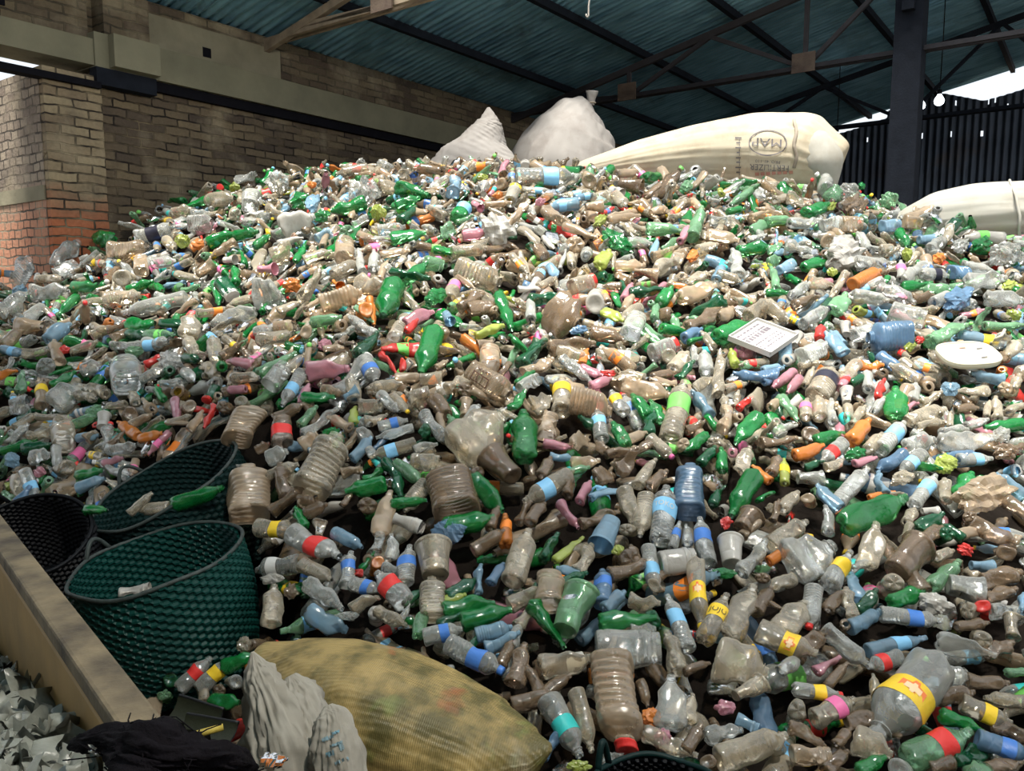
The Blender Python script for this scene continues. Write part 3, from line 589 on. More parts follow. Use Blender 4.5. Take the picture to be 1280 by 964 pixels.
'M': """s cl 830 260 560 640 270 Ly !big_clear_bottle_with_yellow_label_at_the_lower_right;s cl 120 390 370 420 80 Ly Cr;w di 230 540 420 450 120 Lp !purple_banded_bottle_at_the_lower_right;e di 150 495 120;w pi 260 290 340 240 80;w br 290 380 400 260 60;t be 80 720 340 720 110;s lg 690 750 1010 610 150 Lr !pale_green_bottle_with_red_label
s gr 890 530 1040 590 90;w di 990 470 1190 560 110 Ly;w di 1280 460 1100 430 90;w bl 1080 650 1280 730 120 LB !blue_can_like_bottle_at_the_right_edge;x di 420 640 620 720 150;s gr 480 790 560 750 80;e cl 650 790 110;w br 420 550 540 540 90;w di 550 440 520 330 60;e di 30 650 120;s lg 1230 310 1280 310 60;s dg 720 570 800 590 90
x cl 880 320 1000 340 110;x br 100 580 300 640 90;s dg 960 720 1080 690 110;w br 1180 580 1270 620 90;w cl 80 290 150 240 80;w br 1010 350 1180 380 90;w br 900 430 980 420 90;w br 300 780 380 700 90;w br 1130 200 1200 180 90;x br 580 560 640 640 90;w br 840 780 920 760 90;w br 1140 780 1220 760 90;w br 350 650 400 600 70""",
'N': """s cl 900 390 1050 240 90 Lr !red_labelled_bottle_at_the_foot_of_the_green_basket;s cl 1000 390 1140 240 90 Ly !yellow_labelled_bottle_at_the_foot_of_the_green_basket;s gr 1150 270 1240 230 80;s gr 1060 450 1190 460 80;e dg 850 340 80;e lg 820 415 70;e cl 1180 355 80;e dg 690 340 90;f di 1180 190 1260 150 90;w di 1020 420 1010 370 70;e br 1100 400 70"""}
# ------------------------------------------------------------------ ground plan of the shed
W0 = np.array([-3.0, 6.0]); WD = np.array([.592, .806]); WN = np.array([.806, -.592])


def wp(t, s, z):
    p = W0 + WD * t + WN * s
    return np.array([p[0], p[1], z])


def to_ts(P):
    q = np.atleast_2d(P)[:, :2] - W0
    return q @ WD, q @ WN


# ------------------------------------------------------------------ the heap's surface: a thin-plate sheet through points mostly taken from image pixels at guessed depths
CP = [(640, 960, 1.72), (1280, 960, 1.72), (960, 960, 1.68), (700, 800, 2.03), (1000, 800, 2.03), (1280, 800, 2.03), (500, 760, 2.2),
      (640, 645, 2.5), (900, 645, 2.46), (1280, 645, 2.46), (400, 640, 2.6), (640, 540, 2.88), (1280, 540, 2.85), (900, 540, 2.86), (350, 540, 3.0),
      (640, 450, 3.32), (1280, 450, 3.25), (900, 450, 3.28), (300, 450, 3.6), (100, 450, 4.3), (0, 450, 4.3), (640, 330, 4.3), (1280, 340, 4.15),
      (900, 330, 4.25), (400, 330, 4.5), (150, 340, 5.2), (0, 352, 5.5), (640, 212, 5.8), (430, 213, 6.2), (300, 233, 6.2), (150, 285, 5.9),
      (75, 318, 5.8), (860, 230, 5.5), (1050, 250, 5.1), (1280, 306, 4.7), (100, 560, 3.5), (0, 560, 3.6), (320, 640, 2.75), (330, 760, 2.3),
      (200, 850, 2.25), (60, 730, 2.7), (640, 1050, 1.55), (1280, 1050, 1.55), (200, 960, 2.0), (400, 960, 1.75)]
CPW = [at(*c) for c in CP]
CPW += [np.array([x, y, z]) for x, y, z in ((0, 7.2, 2.35), (-1.3, 7.6, 2.3), (1.5, 7, 2.25), (3, 6.2, 2.0), (4.5, 5.2, 1.7), (4.2, 3.2, 1.2), (3.4, 2.2, .8),
                                            (-3.6, 4.6, 1.3), (-3.2, 3.4, .75), (-2.4, 2.4, .35), (-1.5, 1.2, .1), (0, .9, .1), (2, .9, .1), (0, 8.5, 1.9), (3, 8, 1.7))]
CPW = np.array(CPW)


def _tps_u(d2):
    return np.where(d2 > 1e-9, d2 * np.log(d2 + 1e-12) * .5, 0)


_d2 = ((CPW[:, None, :2] - CPW[None, :, :2]) ** 2).sum(-1)
_n = len(CPW)
_A = np.zeros((_n + 3, _n + 3))
_A[:_n, :_n] = _tps_u(_d2) + np.eye(_n) * .05
_A[:_n, _n] = 1; _A[:_n, _n + 1:] = CPW[:, :2]
_A[_n:, :_n] = _A[:_n, _n:].T
_w = np.linalg.solve(_A, np.concatenate([CPW[:, 2], np.zeros(3)]))


def H(x, y):
    x, y = np.asarray(x, float), np.asarray(y, float)
    d2 = (x[..., None] - CPW[:, 0]) ** 2 + (y[..., None] - CPW[:, 1]) ** 2
    return np.maximum(_tps_u(d2) @ _w[:_n] + _w[_n] + _w[_n + 1] * x + _w[_n + 2] * y, .02)


_ts = np.concatenate([np.arange(.9, 8.5, .02)])


def hit(u, v, off=0.):
    """first point of the pixel's ray on the heap raised by off"""
    d = ray(u, v)
    P = CAM + _ts[:, None] * d[None]
    g = P[:, 2] - (H(P[:, 0], P[:, 1]) + off)
    i = np.argmax(g < 0)
    if g[i] >= 0:                       # past the crest: the nearest approach
        i = int(np.argmin(g)); return P[i]
    if i == 0: return P[0]
    k = g[i - 1] / (g[i - 1] - g[i])
    return P[i - 1] + (P[i] - P[i - 1]) * k


def slope_n(x, y):
    e = .12
    n = np.array([-(H(x + e, y) - H(x - e, y)) / (2 * e), -(H(x, y + e) - H(x, y - e)) / (2 * e), 1.0]).astype(float)
    return n / np.linalg.norm(n)


# baskets: rim centre, axis, rim radius, base radius, height
def nrm(a):
    a = np.asarray(a, float); return a / np.linalg.norm(a)


BASKETS = [(at(196, 697, 2.42), nrm((-.16, -.12, .96)), .258, .215, .40),
           (at(205, 604, 2.92), nrm((-.36, -.28, .90)), .285, .22, .40),
           (at(36, 670, 2.60), nrm((.10, -.52, .85)), .19, .16, .34),
           (at(822, 985, 1.50), nrm((.0, .05, 1.0)), .125, .105, .22)]

# ------------------------------------------------------------------ read the list, find where each item lies
ITEMS = []
for tile, txt in ANN.items():
    ox, oy = TILE[tile]
    for ent in txt.replace('\n', ';').split(';'):
        tk = ent.split()
        if not tk: continue
        t, c = tk[0], tk[1]
        nums, ex = [], {}
        for k in tk[2:]:
            if k[0] in '0123456789-': nums.append(float(k))
            else: ex[k[0]] = k[1:]
        it = dict(t=t, c=c, lab=ex.get('L'), cap=ex.get('C'), name=ex.get('!'), dep=float(ex['@']) if '@' in ex else None)
        w = nums[-1] / 4
        if t == 'e':
            u, v = ox + nums[0] / 4, oy + nums[1] / 4
            it.update(p1=(u, v), p2=(u, v), w=w)
        else:
            it.update(p1=(ox + nums[0] / 4, oy + nums[1] / 4), p2=(ox + nums[2] / 4, oy + nums[3] / 4), w=w)
        ITEMS.append(it)

RATIO = {'s': (2.3, 3.8), 'w': (2.1, 4.0), 'j': (1.25, 2.0), 't': (.9, 1.7), 'c': (.75, 1.35), 'f': (.7, 2.6), 'x': (1.0, 3.2)}
for it in ITEMS:
    u, v = (np.array(it['p1']) + np.array(it['p2'])) / 2
    rs = np.random.default_rng(int(u * 13 + v * 7919) % (2 ** 31))
    it['rs'] = rs
    p0 = at(u, v, it['dep']) if it['dep'] else hit(u, v, 0)
    dist = (p0 - CAM) @ FWD
    r = min(max(it['w'] / 2 / F * dist, .014), .2)
    if not it['dep']:
        p0 = hit(u, v, .35 * r)
        dist = (p0 - CAM) @ FWD
        r = min(max(it['w'] / 2 / F * dist, .014), .2)
    view = nrm(p0 - CAM)
    nn = slope_n(p0[0], p0[1])
    nn = nrm(nn + np.array([0, -.25, .15]))
    if it['t'] == 'e':
        it['end'] = True
        it['t'] = 'w' if rs.random() < .55 else 's'
        ax = nrm(view + nrm(rs.normal(size=3)) * .22 - np.array([0, 0, .1]))
        L = ASPECT[it['t']] * 2 * r
        base = p0 - view * .02
    else:
        pts = []
        for (a, b) in (it['p1'], it['p2']):
            d = ray(a, b)
            den = d @ nn
            tt = ((p0 - CAM) @ nn) / den if abs(den) > .08 else dist
            tt = min(max(tt, dist - .35), dist + .35)
            pts.append(CAM + d * tt)
        ax = pts[1] - pts[0]
        L0 = np.linalg.norm(ax); ax = ax / max(L0, 1e-6)
        lo, hi_ = RATIO[it['t']]
        L = min(max(L0, lo * 2 * r), hi_ * 2 * r)
        base = (pts[0] + pts[1]) / 2 - ax * L / 2
    cc_ = base + ax * L / 2
    t_, s_ = (float(q[0]) for q in to_ts(cc_))
    need = .075 + r + abs(ax[:2] @ WN) * L / 2
    if t_ > -.55 and s_ < need: base = base + np.array([*WN, 0]) * (need - s_)      # keep clear of the brickwork
    it.update(r=r, L=L, ax=ax, base=base, dist=dist, view=view, u=u, v=v,
              area=(L * 2 * r) / dist ** 2, crush=float(rs.uniform(.35, .95)))
    it['Rm'] = rot_to(ax, -view)
    # resting height: never under the ground
    if it['t'] == 'x': it['crush'] = float(rs.uniform(.5, 1))
    if it['lab'] or it['name']: it['crush'] *= .55

# ------------------------------------------------------------------ countless small bottles beneath and between: dropped one by one on a height map
CELL = .02
GX0, GY0, GX1, GY1 = -4.6, .7, 5.2, 8.2
gx = np.arange(GX0, GX1, CELL); gy = np.arange(GY0, GY1, CELL)
HX, HY = np.meshgrid(gx, gy, indexing='ij')
HS = np.stack([H(HX[i], HY[i]) for i in range(len(gx))])
HM = HS - .17
_t, _s = to_ts(np.stack([HX.ravel(), HY.ravel()], 1))
OUT = ((_s.reshape(HX.shape) < np.where(_t.reshape(HX.shape) < .1, .19, .14)) & (_t.reshape(HX.shape) > -.6)) | (HS < .05)
for (c, a, r1, r0, h) in BASKETS:      # keep the baskets' room free
    for k in np.linspace(0, 1, 6):
        q = c - a * h * k
        OUT |= ((HX - q[0]) ** 2 + (HY - q[1]) ** 2 < (r1 + .03) ** 2) & (HS > q[2] - .06 - .35 * k)
EXCL = []                                # further round no-go spots (x, y, radius), filled by the props
for (u, v, y, rad) in ((400, 860, 1.72, .16), (500, 900, 1.58, .20), (600, 935, 1.52, .16), (370, 920, 1.42, .12)):
    q = at(u, v, y); OUT |= (HX - q[0]) ** 2 + (HY - q[1]) ** 2 < rad ** 2

VAR = []
for t, n, rad in (('s', 10, .036), ('w', 10, .035), ('x', 6, .042), ('t', 3, .045), ('c', 3, .042), ('j', 2, .07), ('f', 4, .05)):
    for k in range(n):
        rs = np.random.default_rng(100 + k * 7 + ord(t))
        if t == 'f':
            V, Q = crumple(rs, .15, .10, .07, 12, 9); VAR.append((t, .15, .04, [('body', V + [0, 0, 0], Q, None)])); continue
        L = ASPECT[t] * 2 * rad * rs.uniform(.8, 1.1)
        parts, _ = container(t, L, rad, rs.uniform(.35, 1.1), rs, lab='w' if k % 3 == 0 and t in 'swt' else None, cap='w' if k % 4 == 1 else None, hi=False)
        VAR.append((t, L, rad, parts))
VW = np.array([{'s': 3.2, 'w': 3.2, 'x': 2.8, 't': 1.0, 'c': 1.1, 'j': .35, 'f': 1.7}[v[0]] for v in VAR]); VW /= VW.sum()
CK = ['cl', 'di', 'be', 'br', 'gr', 'dg', 'lg', 'ye', 'bl', 'lb', 'pi', 're', 'or', 'wh']
CW_L = np.array([.24, .24, .13, .06, .13, .05, .06, .008, .01, .025, .012, .007, .008, .01])
CW_C = np.array([.13, .30, .25, .08, .09, .05, .03, .010, .008, .015, .013, .009, .010, .015])
CW_R = np.array([.28, .24, .13, .04, .09, .03, .07, .010, .02, .05, .018, .009, .010, .025])

SV, SQ, SM, SN = [], [], [], 0
gidx = np.argwhere(~OUT & (HX > -4.4) & (HX < 4.6) & (HY < 7.4))
gP = np.stack([HX[gidx[:, 0], gidx[:, 1]], HY[gidx[:, 0], gidx[:, 1]], HS[gidx[:, 0], gidx[:, 1]]], 1)
gu, gv, gf = project(gP)
sel = (gu > -160) & (gu < 1750) & (gv < 1080) & (gf > .8)
gidx = gidx[sel]; gP = gP[sel]


def drop(ndrop, limit, lo, hi):
    stuff = []
    PICK = rng.integers(0, len(gidx), (ndrop, 4))
    HM = DROP['hm']
    for k in range(ndrop):
        vi = rng.choice(len(VAR), p=VW)
        t, L, rad, parts = VAR[vi]
        sc = float(rng.uniform(lo, hi))
        Ls, r = L * sc, rad * sc
        best = None
        for c in range(4):
            ci = gidx[PICK[k, c]]
            x, y = gx[ci[0]], gy[ci[1]]
            yaw = rng.uniform(0, 2 * math.pi)
            dx, dy = math.cos(yaw), math.sin(yaw)
            n = int(Ls / 2 / CELL) + 2
            i0, i1, j0, j1 = ci[0] - n, ci[0] + n + 1, ci[1] - n, ci[1] + n + 1
            if i0 < 0 or j0 < 0 or i1 > len(gx) or j1 > len(gy): continue
            hm = HM[i0:i1, j0:j1]
            ie = int(dx * Ls * .4 / CELL); je = int(dy * Ls * .4 / CELL)
            tl = (HM[ci[0] + ie, ci[1] + je] - HM[ci[0] - ie, ci[1] - je]) / (.8 * Ls)
            tl = max(-.9, min(.9, tl)) + rng.normal() * .15
            cph = 1 / math.sqrt(1 + tl * tl)
            X = HX[i0:i1, j0:j1] - x; Y = HY[i0:i1, j0:j1] - y
            s = X * dx + Y * dy; d = -X * dy + Y * dx
            m = (np.abs(d) < r * .95) & (np.abs(s) < Ls / 2 * cph)
            if not m.any() or OUT[i0:i1, j0:j1][m].mean() > .15: continue
            q = np.sqrt(r * r - d[m] ** 2) / cph
            zc = np.max(hm[m] + q * .8 - tl * s[m])
            over = zc + r - HS[ci[0], ci[1]]
            if best is None or over < best[0]:
                best = (over, x, y, zc, dx, dy, tl, cph, (i0, i1, j0, j1), m, s, q)
        if best is None or best[0] > limit: continue
        over, x, y, zc, dx, dy, tl, cph, (i0, i1, j0, j1), m, s, q = best
        hm = HM[i0:i1, j0:j1]
        hm[m] = np.maximum(hm[m], zc + tl * s[m] + q * .8)
        ax = np.array([dx * cph, dy * cph, tl * cph])
        stuff.append((vi, sc, np.array([x, y, zc]), ax, Ls, r))
    return stuff


def clear(stuff, wide, nearer):
    """take away what would hide a listed item"""
    C2 = np.array([s[2] for s in stuff]); A2 = np.array([s[3] for s in stuff]); L2 = np.array([s[4] for s in stuff]); R2 = np.array([s[5] for s in stuff])
    gone = np.zeros(len(stuff), bool)
    vd = C2 - CAM; vd /= np.linalg.norm(vd, axis=1)[:, None]
    P = [project(C2 + A2 * (L2 * k)[:, None] - vd * (R2 * .5)[:, None]) for k in (-.45, -.22, 0, .22, .45)]
    SU, SVV, SF = (np.array([p[i] for p in P]) for i in range(3))
    for it in ITEMS:
        e0, e1 = np.array(project(it['base'])[:2]).ravel(), np.array(project(it['base'] + it['ax'] * it['L'])[:2]).ravel()
        if it.get('end'): e1 = e0
        d = e1 - e0; l2 = max(d @ d, 1e-6)
        tt = np.clip(((SU - e0[0]) * d[0] + (SVV - e0[1]) * d[1]) / l2, 0.08, .92)
        ds = np.hypot(SU - e0[0] - tt * d[0], SVV - e0[1] - tt * d[1])
        gone |= ((ds < it['w'] * wide) & (SF < it['dist'] + nearer)).any(0)
    return [s for s, k in zip(stuff, gone) if not k]


def raster(stuff):
    hm = HS - .17
    for (vi, sc, c, ax, Ls, r) in stuff:
        i, j = int((c[0] - GX0) / CELL), int((c[1] - GY0) / CELL); n = int(Ls / 2 / CELL) + 2
        sl = (slice(max(i - n, 0), i + n + 1), slice(max(j - n, 0), j + n + 1))
        cph = max(math.hypot(ax[0], ax[1]), .2); dx, dy = ax[0] / cph, ax[1] / cph; tl = ax[2] / cph
        X = HX[sl] - c[0]; Y = HY[sl] - c[1]
        s = X * dx + Y * dy; d = -X * dy + Y * dx
        m = (np.abs(d) < r * .95) & (np.abs(s) < Ls / 2 * cph)
        h = hm[sl]; h[m] = np.maximum(h[m], c[2] + tl * s[m] + np.sqrt(r * r - d[m] ** 2) / cph * .8)
    return hm


DROP = {'hm': HM}
STUFF = clear(drop(11000, .075, .72, 1.25), .62, .03)
DROP['hm'] = raster(STUFF)
more = drop(9000, .012, .5, 1.0)
more = [s for s in more if s[2][1] > 2.75 or s[2][2] < H(s[2][0], s[2][1]) - .075]      # near the front the hollows between stay open
STUFF += clear(more, .45, -.02)


def emit(V, Q, mi):
    global SN
    SV.append(V.astype(np.float32)); SQ.append((Q + SN).astype(np.int32)); SM.append(np.full(len(Q), mi, np.int32)); SN += len(V)


for (vi, sc, c, ax, Ls, r) in STUFF:
    t, L, rad, parts = VAR[vi]
    u = float(project(c)[0][0])
    k = min(max((u - 200) / 440, 0), 1) if u < 640 else 1
    w = CW_L * (1 - k) + CW_C * k
    if u > 700:
        k = min((u - 700) / 400, 1); w = CW_C * (1 - k) + CW_R * k
    ck = CK[rng.choice(len(CK), p=w / w.sum())]
    sgn = 1 if rng.random() < .5 else -1
    Rm = rot_to(ax * sgn, rng.normal(size=3))
    for (pn, V, Q, key) in parts:
        if key:
            key = 'L' + rng.choice(list('bbBwyrotgp')) if pn == 'label' else 'L' + rng.choice(list('wwbrgy'))
            if pn != 'label' and ck in ('be', 'di') and rng.random() < .5: continue
        V = V - np.array([0, 0, L / 2]) if t != 'f' else V[:, [1, 2, 0]]
        emit((V * sc) @ Rm.T + c, Q, MIDX[key or ck])
# ------------------------------------------------------------------ the listed items as things of their own
order = sorted([i for i in ITEMS if CATS[i['t']] == 'bottle'], key=lambda i: -i['area'] - (10 if i['name'] else 0))
for i in order[300:]: i['merge'] = True
LETTER = {'blue_labelled_bottle_with_white_writing': ('TOKO', 'w', .55, 0), 'yellow_labelled_bottle_with_black_writing': ('JOJO', 'k', .9, 0)}
EMBLEM = {'yellow_labelled_bottle_neck_down', 'crushed_bottle_with_folded_yellow_label', 'big_clear_bottle_with_yellow_label_at_the_lower_right'}
emb_m = plain('orange_print', (.85, .22, .06), rough=.5, var=.1)
emb2_m = plain('pale_print', (.92, .66, .40), rough=.5, var=.1)
GROUPS = {'s': 'soda bottles on the heap', 'w': 'water bottles on the heap', 'x': 'flattened bottles on the heap', 'j': 'ribbed jugs on the heap',
          't': 'plastic jars on the heap', 'c': 'plastic cups and tubs on the heap', 'f': 'crumpled wrappers on the heap'}


def wrap(V, r, zc, df):
    """lay flat writing (x, y) round a bottle facing +x at height zc; x runs round it"""
    ph = V[:, 0] / r
    return df(np.stack([r * np.cos(ph), r * np.sin(ph), zc + V[:, 1]], 1))


LAND = [('the green basket', 210, 745), ('the far dark basket', 205, 600), ('the black basket', 50, 660), ('the golden mesh sack', 490, 870),
        ('the torn white sack', 365, 890), ('the white oval lid', 1210, 443), ('the printed white card', 955, 420), ('the printed fertilizer sack', 930, 195),
        ('the tied grey sack', 715, 170), ('the twisted white sack', 605, 190), ('the plain white sack', 1200, 265), ('the brick pillar', 100, 260)]
SHORT = {}
for it in ITEMS:
    if it['name']:
        s = it['name'].replace('_', ' ')
        for cut in (' on the ', ' in the ', ' near the ', ' above the ', ' below the ', ' beside the ', ' right of ', ' left of ', ' behind the ', ' at the ', ' by the ',
                    ' before the ', ' with white writing', ' with black writing', ' lying ', ' standing ', ' high ', ' pointing ', ' upside down', ' with green and red inside', ' with red label', ' neck down', ' bottom up', ' like bowl'):
            s2 = s.split(cut)[0]
            if len(s2.split()) >= 2: s = s2
        it['short'] = 'the ' + s
_cnt = {}
for it in ITEMS:
    if it['name']: _cnt[it['short']] = _cnt.get(it['short'], 0) + 1
for it in ITEMS:
    if it['name'] and _cnt[it['short']] == 1 and len(it['short'].split()) <= 5: LAND.append((it['short'], it['u'], it['v']))
DIRS = ['right of', 'below and right of', 'below', 'below and left of', 'left of', 'above and left of', 'above', 'above and right of']
bucket = {}
for it in ITEMS:
    if it.get('merge') or it['name']: continue
    d = PET[it['c']][0]
    word = WORD[it['t']]
    if it['t'] == 't' and it['L'] < 2 * it['r']: word = 'tub'
    if it.get('end'): word = 'bottle seen end on'
    size = 'small ' if it['area'] < .00045 else ('large ' if it['area'] > .0045 else '')
    desc = size + d + ' ' + word
    if it['lab'] and it['t'] in 'swt': desc += ' with ' + LAB[it['lab']][0] + ' label'
    elif it['cap'] and it['t'] in 'swjt': desc += ' with ' + LAB[it['cap']][0] + (' lid' if it['t'] == 't' else ' cap')
    ds = [(math.hypot(it['u'] - l[1], it['v'] - l[2]), l) for l in LAND]
    dd, l = min(ds, key=lambda q: q[0])
    a = math.degrees(math.atan2(it['v'] - l[2], it['u'] - l[1])) % 360
    rel = DIRS[int((a + 22.5) // 45) % 8] + ' ' + l[0]
    bucket.setdefault((desc, rel), []).append((dd, it))
DIRN = ['right', 'down right', 'down', 'down left', 'left', 'up left', 'up', 'up right']
ORD = ['nearest', 'second nearest', 'third nearest', 'fourth nearest', 'fifth nearest', 'sixth nearest', 'seventh nearest', 'eighth nearest', 'ninth nearest']
for (desc, rel), l in bucket.items():
    l.sort(key=lambda q: q[0])
    for k, (dd, it) in enumerate(l):
        d2 = np.array(it['p2']) - np.array(it['p1']); nk = ''
        if it['t'] in 'swx' and not it.get('end') and math.hypot(*d2) > 8:
            q = DIRN[int((math.degrees(math.atan2(d2[1], d2[0])) % 360 + 22.5) // 45) % 8]
            if len((desc + rel).split()) < 12: nk = ', neck ' + q
        it['label'] = desc + nk + ', ' + ((ORD[min(k, 8)] + ' ') if len(l) > 1 else '') + rel
for it in ITEMS:
    if it['name']:
        it['label'] = it['name'].replace('_', ' ')
        if len(it['label'].split()) < 5 and not any(w in it['label'] for w in (' below ', ' near ', ' above ', ' on ', ' at ')):
            dd, l = min(((math.hypot(it['u'] - l[1], it['v'] - l[2]), l) for l in LAND if l[0] != it['short']), key=lambda q: q[0])
            a = math.degrees(math.atan2(it['v'] - l[2], it['u'] - l[1])) % 360
            it['label'] += ' ' + DIRS[int((a + 22.5) // 45) % 8] + ' ' + l[0]

for it in ITEMS:
    t, L, r, rs = it['t'], it['L'], it['r'], it['rs']
    if t == 'f':
        V, Q = crumple(rs, L * 1.05, r * 2.1, r * 1.5)
        V = V[:, [2, 1, 0]] + [0, 0, L / 2]
        parts, df = [('body', V, Q, None)], None
    else:
        parts, df = container(t, L, r, it['crush'], rs, it['lab'], it['cap'], hi=not it.get('merge'))
    if it.get('merge'):
        for (pn, V, Q, key) in parts: emit(V @ it['Rm'].T + it['base'], Q, MIDX[key or it['c']])
        continue
    kind = KIND[t]
    if t == 't' and L < 2 * r: kind = 'plastic_tub'
    M = Matrix(np.vstack([np.column_stack([it['Rm'], it['base']]), [0, 0, 0, 1]]).tolist())
    if len(parts) == 1 and it['name'] not in LETTER and it['name'] != 'boxy_beige_jug_with_dark_lettering':
        pn, V, Q, key = parts[0]
        o = link(kind, build_mesh(kind, V, Q, [], [PETM[it['c']]], smooth=t != 'f'))
        o.matrix_world = M
        tag(o, it['label'], CATS[t], GROUPS[t])
        continue
    o = thing(kind, it['label'], CATS[t], group=GROUPS[t])
    o.matrix_world = M
    for (pn, V, Q, key) in parts:
        m = LABM[key[1]] if key else PETM[it['c']]
        c = link(pn, build_mesh(pn, V, Q, [], [m]), o)
        if pn in ('label', 'cap', 'lid'): c['label'] = LAB[key[1]][0] + ' ' + (pn if pn != 'label' else 'paper label')
        if pn == 'label':
            tt = 's' if t == 'x' else t
            z0, z1 = LABZ[tt]; zc = (z0 + z1) / 2 * L; hh = (z1 - z0) * L; rl = r * (prof_r(tt, (z0 + z1) / 2) + .05)
            if it['name'] in LETTER:
                s, ink, sz, rot = LETTER[it['name']]
                TV, TT = text_mesh(s, 1)
                TV = TV[:, :2] * min(hh * sz, r * 1.9 / (TV[:, 0].max() - TV[:, 0].min()))
                up = -1 if it['p2'][1] > it['p1'][1] else 1
                e = link('lettering', build_mesh('lettering', wrap(TV * up, rl, zc, df), [], TT, [LABM[ink]]), c)
                e['label'] = LAB[ink][0] + ' printed word'
            if it['name'] in EMBLEM:
                for q, (nm, mm) in enumerate((('printed_emblem', emb_m), ('printed_emblem_centre', emb2_m))):
                    f = (1, .62)[q]
                    P = np.array([[-.5, -.28], [-.15, -.28], [-.1, -.5], [.1, -.5], [.15, -.28], [.5, -.28], [.5, .28], [.15, .28], [.1, .5], [-.1, .5], [-.15, .28], [-.5, .28], [0, 0]]) * f
                    TT = [[12, k, (k + 1) % 12] for k in range(12)]
                    e = link(nm, build_mesh(nm, wrap(P * [r * 1.1, hh * .75], rl + .001 * q, zc, df), [], TT, [mm]), c)
    if it['name'] == 'boxy_beige_jug_with_dark_lettering':
        TV, TT = text_mesh('LUBE', 1)
        ink = plain('dark_brown_print', (.08, .03, .02), rough=.7)
        # bars of worn print: an upright frame of strokes as on the moulded panel
        g = G()
        for (x0, x1, y0, y1) in ((-.5, .5, -.05, .0), (-.5, -.45, -.05, .35), (.45, .5, -.05, .35), (-.2, -.16, .0, .3), (.1, .14, .0, .3), (-.5, .5, .35, .39), (-.5, .3, -.3, -.26)):
            for k in range(6):
                xa, xb = x0 + (x1 - x0) * k / 6, x0 + (x1 - x0) * (k + 1) / 6
                P = np.array([[y0 * 1.3, xa], [y1 * 1.3, xa], [y1 * 1.3, xb], [y0 * 1.3, xb]]) * [r * 1.4, L * .42]
                g.add(wrap(P, r * 1.13, L * .42, df), [[0, 1, 2, 3]])
        g.obj('printed_panel', ink, o)['label'] = 'dark brown worn print'

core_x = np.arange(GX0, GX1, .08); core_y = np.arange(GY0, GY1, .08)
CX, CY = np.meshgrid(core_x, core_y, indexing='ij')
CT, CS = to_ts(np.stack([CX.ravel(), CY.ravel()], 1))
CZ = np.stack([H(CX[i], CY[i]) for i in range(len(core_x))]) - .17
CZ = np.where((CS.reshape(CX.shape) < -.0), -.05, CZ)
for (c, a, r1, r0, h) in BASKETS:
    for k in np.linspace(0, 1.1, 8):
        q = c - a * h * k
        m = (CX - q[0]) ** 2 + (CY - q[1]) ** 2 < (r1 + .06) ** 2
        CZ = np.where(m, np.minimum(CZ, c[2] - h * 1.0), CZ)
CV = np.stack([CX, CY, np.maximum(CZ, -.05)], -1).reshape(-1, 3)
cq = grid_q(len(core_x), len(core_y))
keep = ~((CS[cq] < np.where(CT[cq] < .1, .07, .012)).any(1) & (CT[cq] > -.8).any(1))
emit(CV, cq[keep][:, [0, 3, 2, 1]], MIDX['core_shade'])
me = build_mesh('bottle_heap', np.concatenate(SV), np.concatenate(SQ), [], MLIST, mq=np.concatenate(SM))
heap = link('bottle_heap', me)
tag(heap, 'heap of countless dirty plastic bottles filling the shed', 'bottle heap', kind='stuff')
print('heap verts', SN)
# ------------------------------------------------------------------ the shed
WALL_ROT = math.atan2(WD[1], WD[0])     # local x = along the wall, local -y = into the room


def wall_obj(name, g, mat, smooth=False, kind='structure', label=None, cat=None):
    """g holds (t, s, z) coordinates; the object's own axes run along the wall"""
    V, Q, T = g.arrays()
    V = V * [1, -1, 1]
    o = link(name, build_mesh(name, V, Q[:, ::-1], T[:, ::-1], [mat], smooth=smooth))
    o.location = (W0[0], W0[1], 0); o.rotation_euler = (0, 0, WALL_ROT)
    return tag(o, label, cat, kind=kind)


def wbox(*b):
    return G().add(box_v(*b), BOXQ)


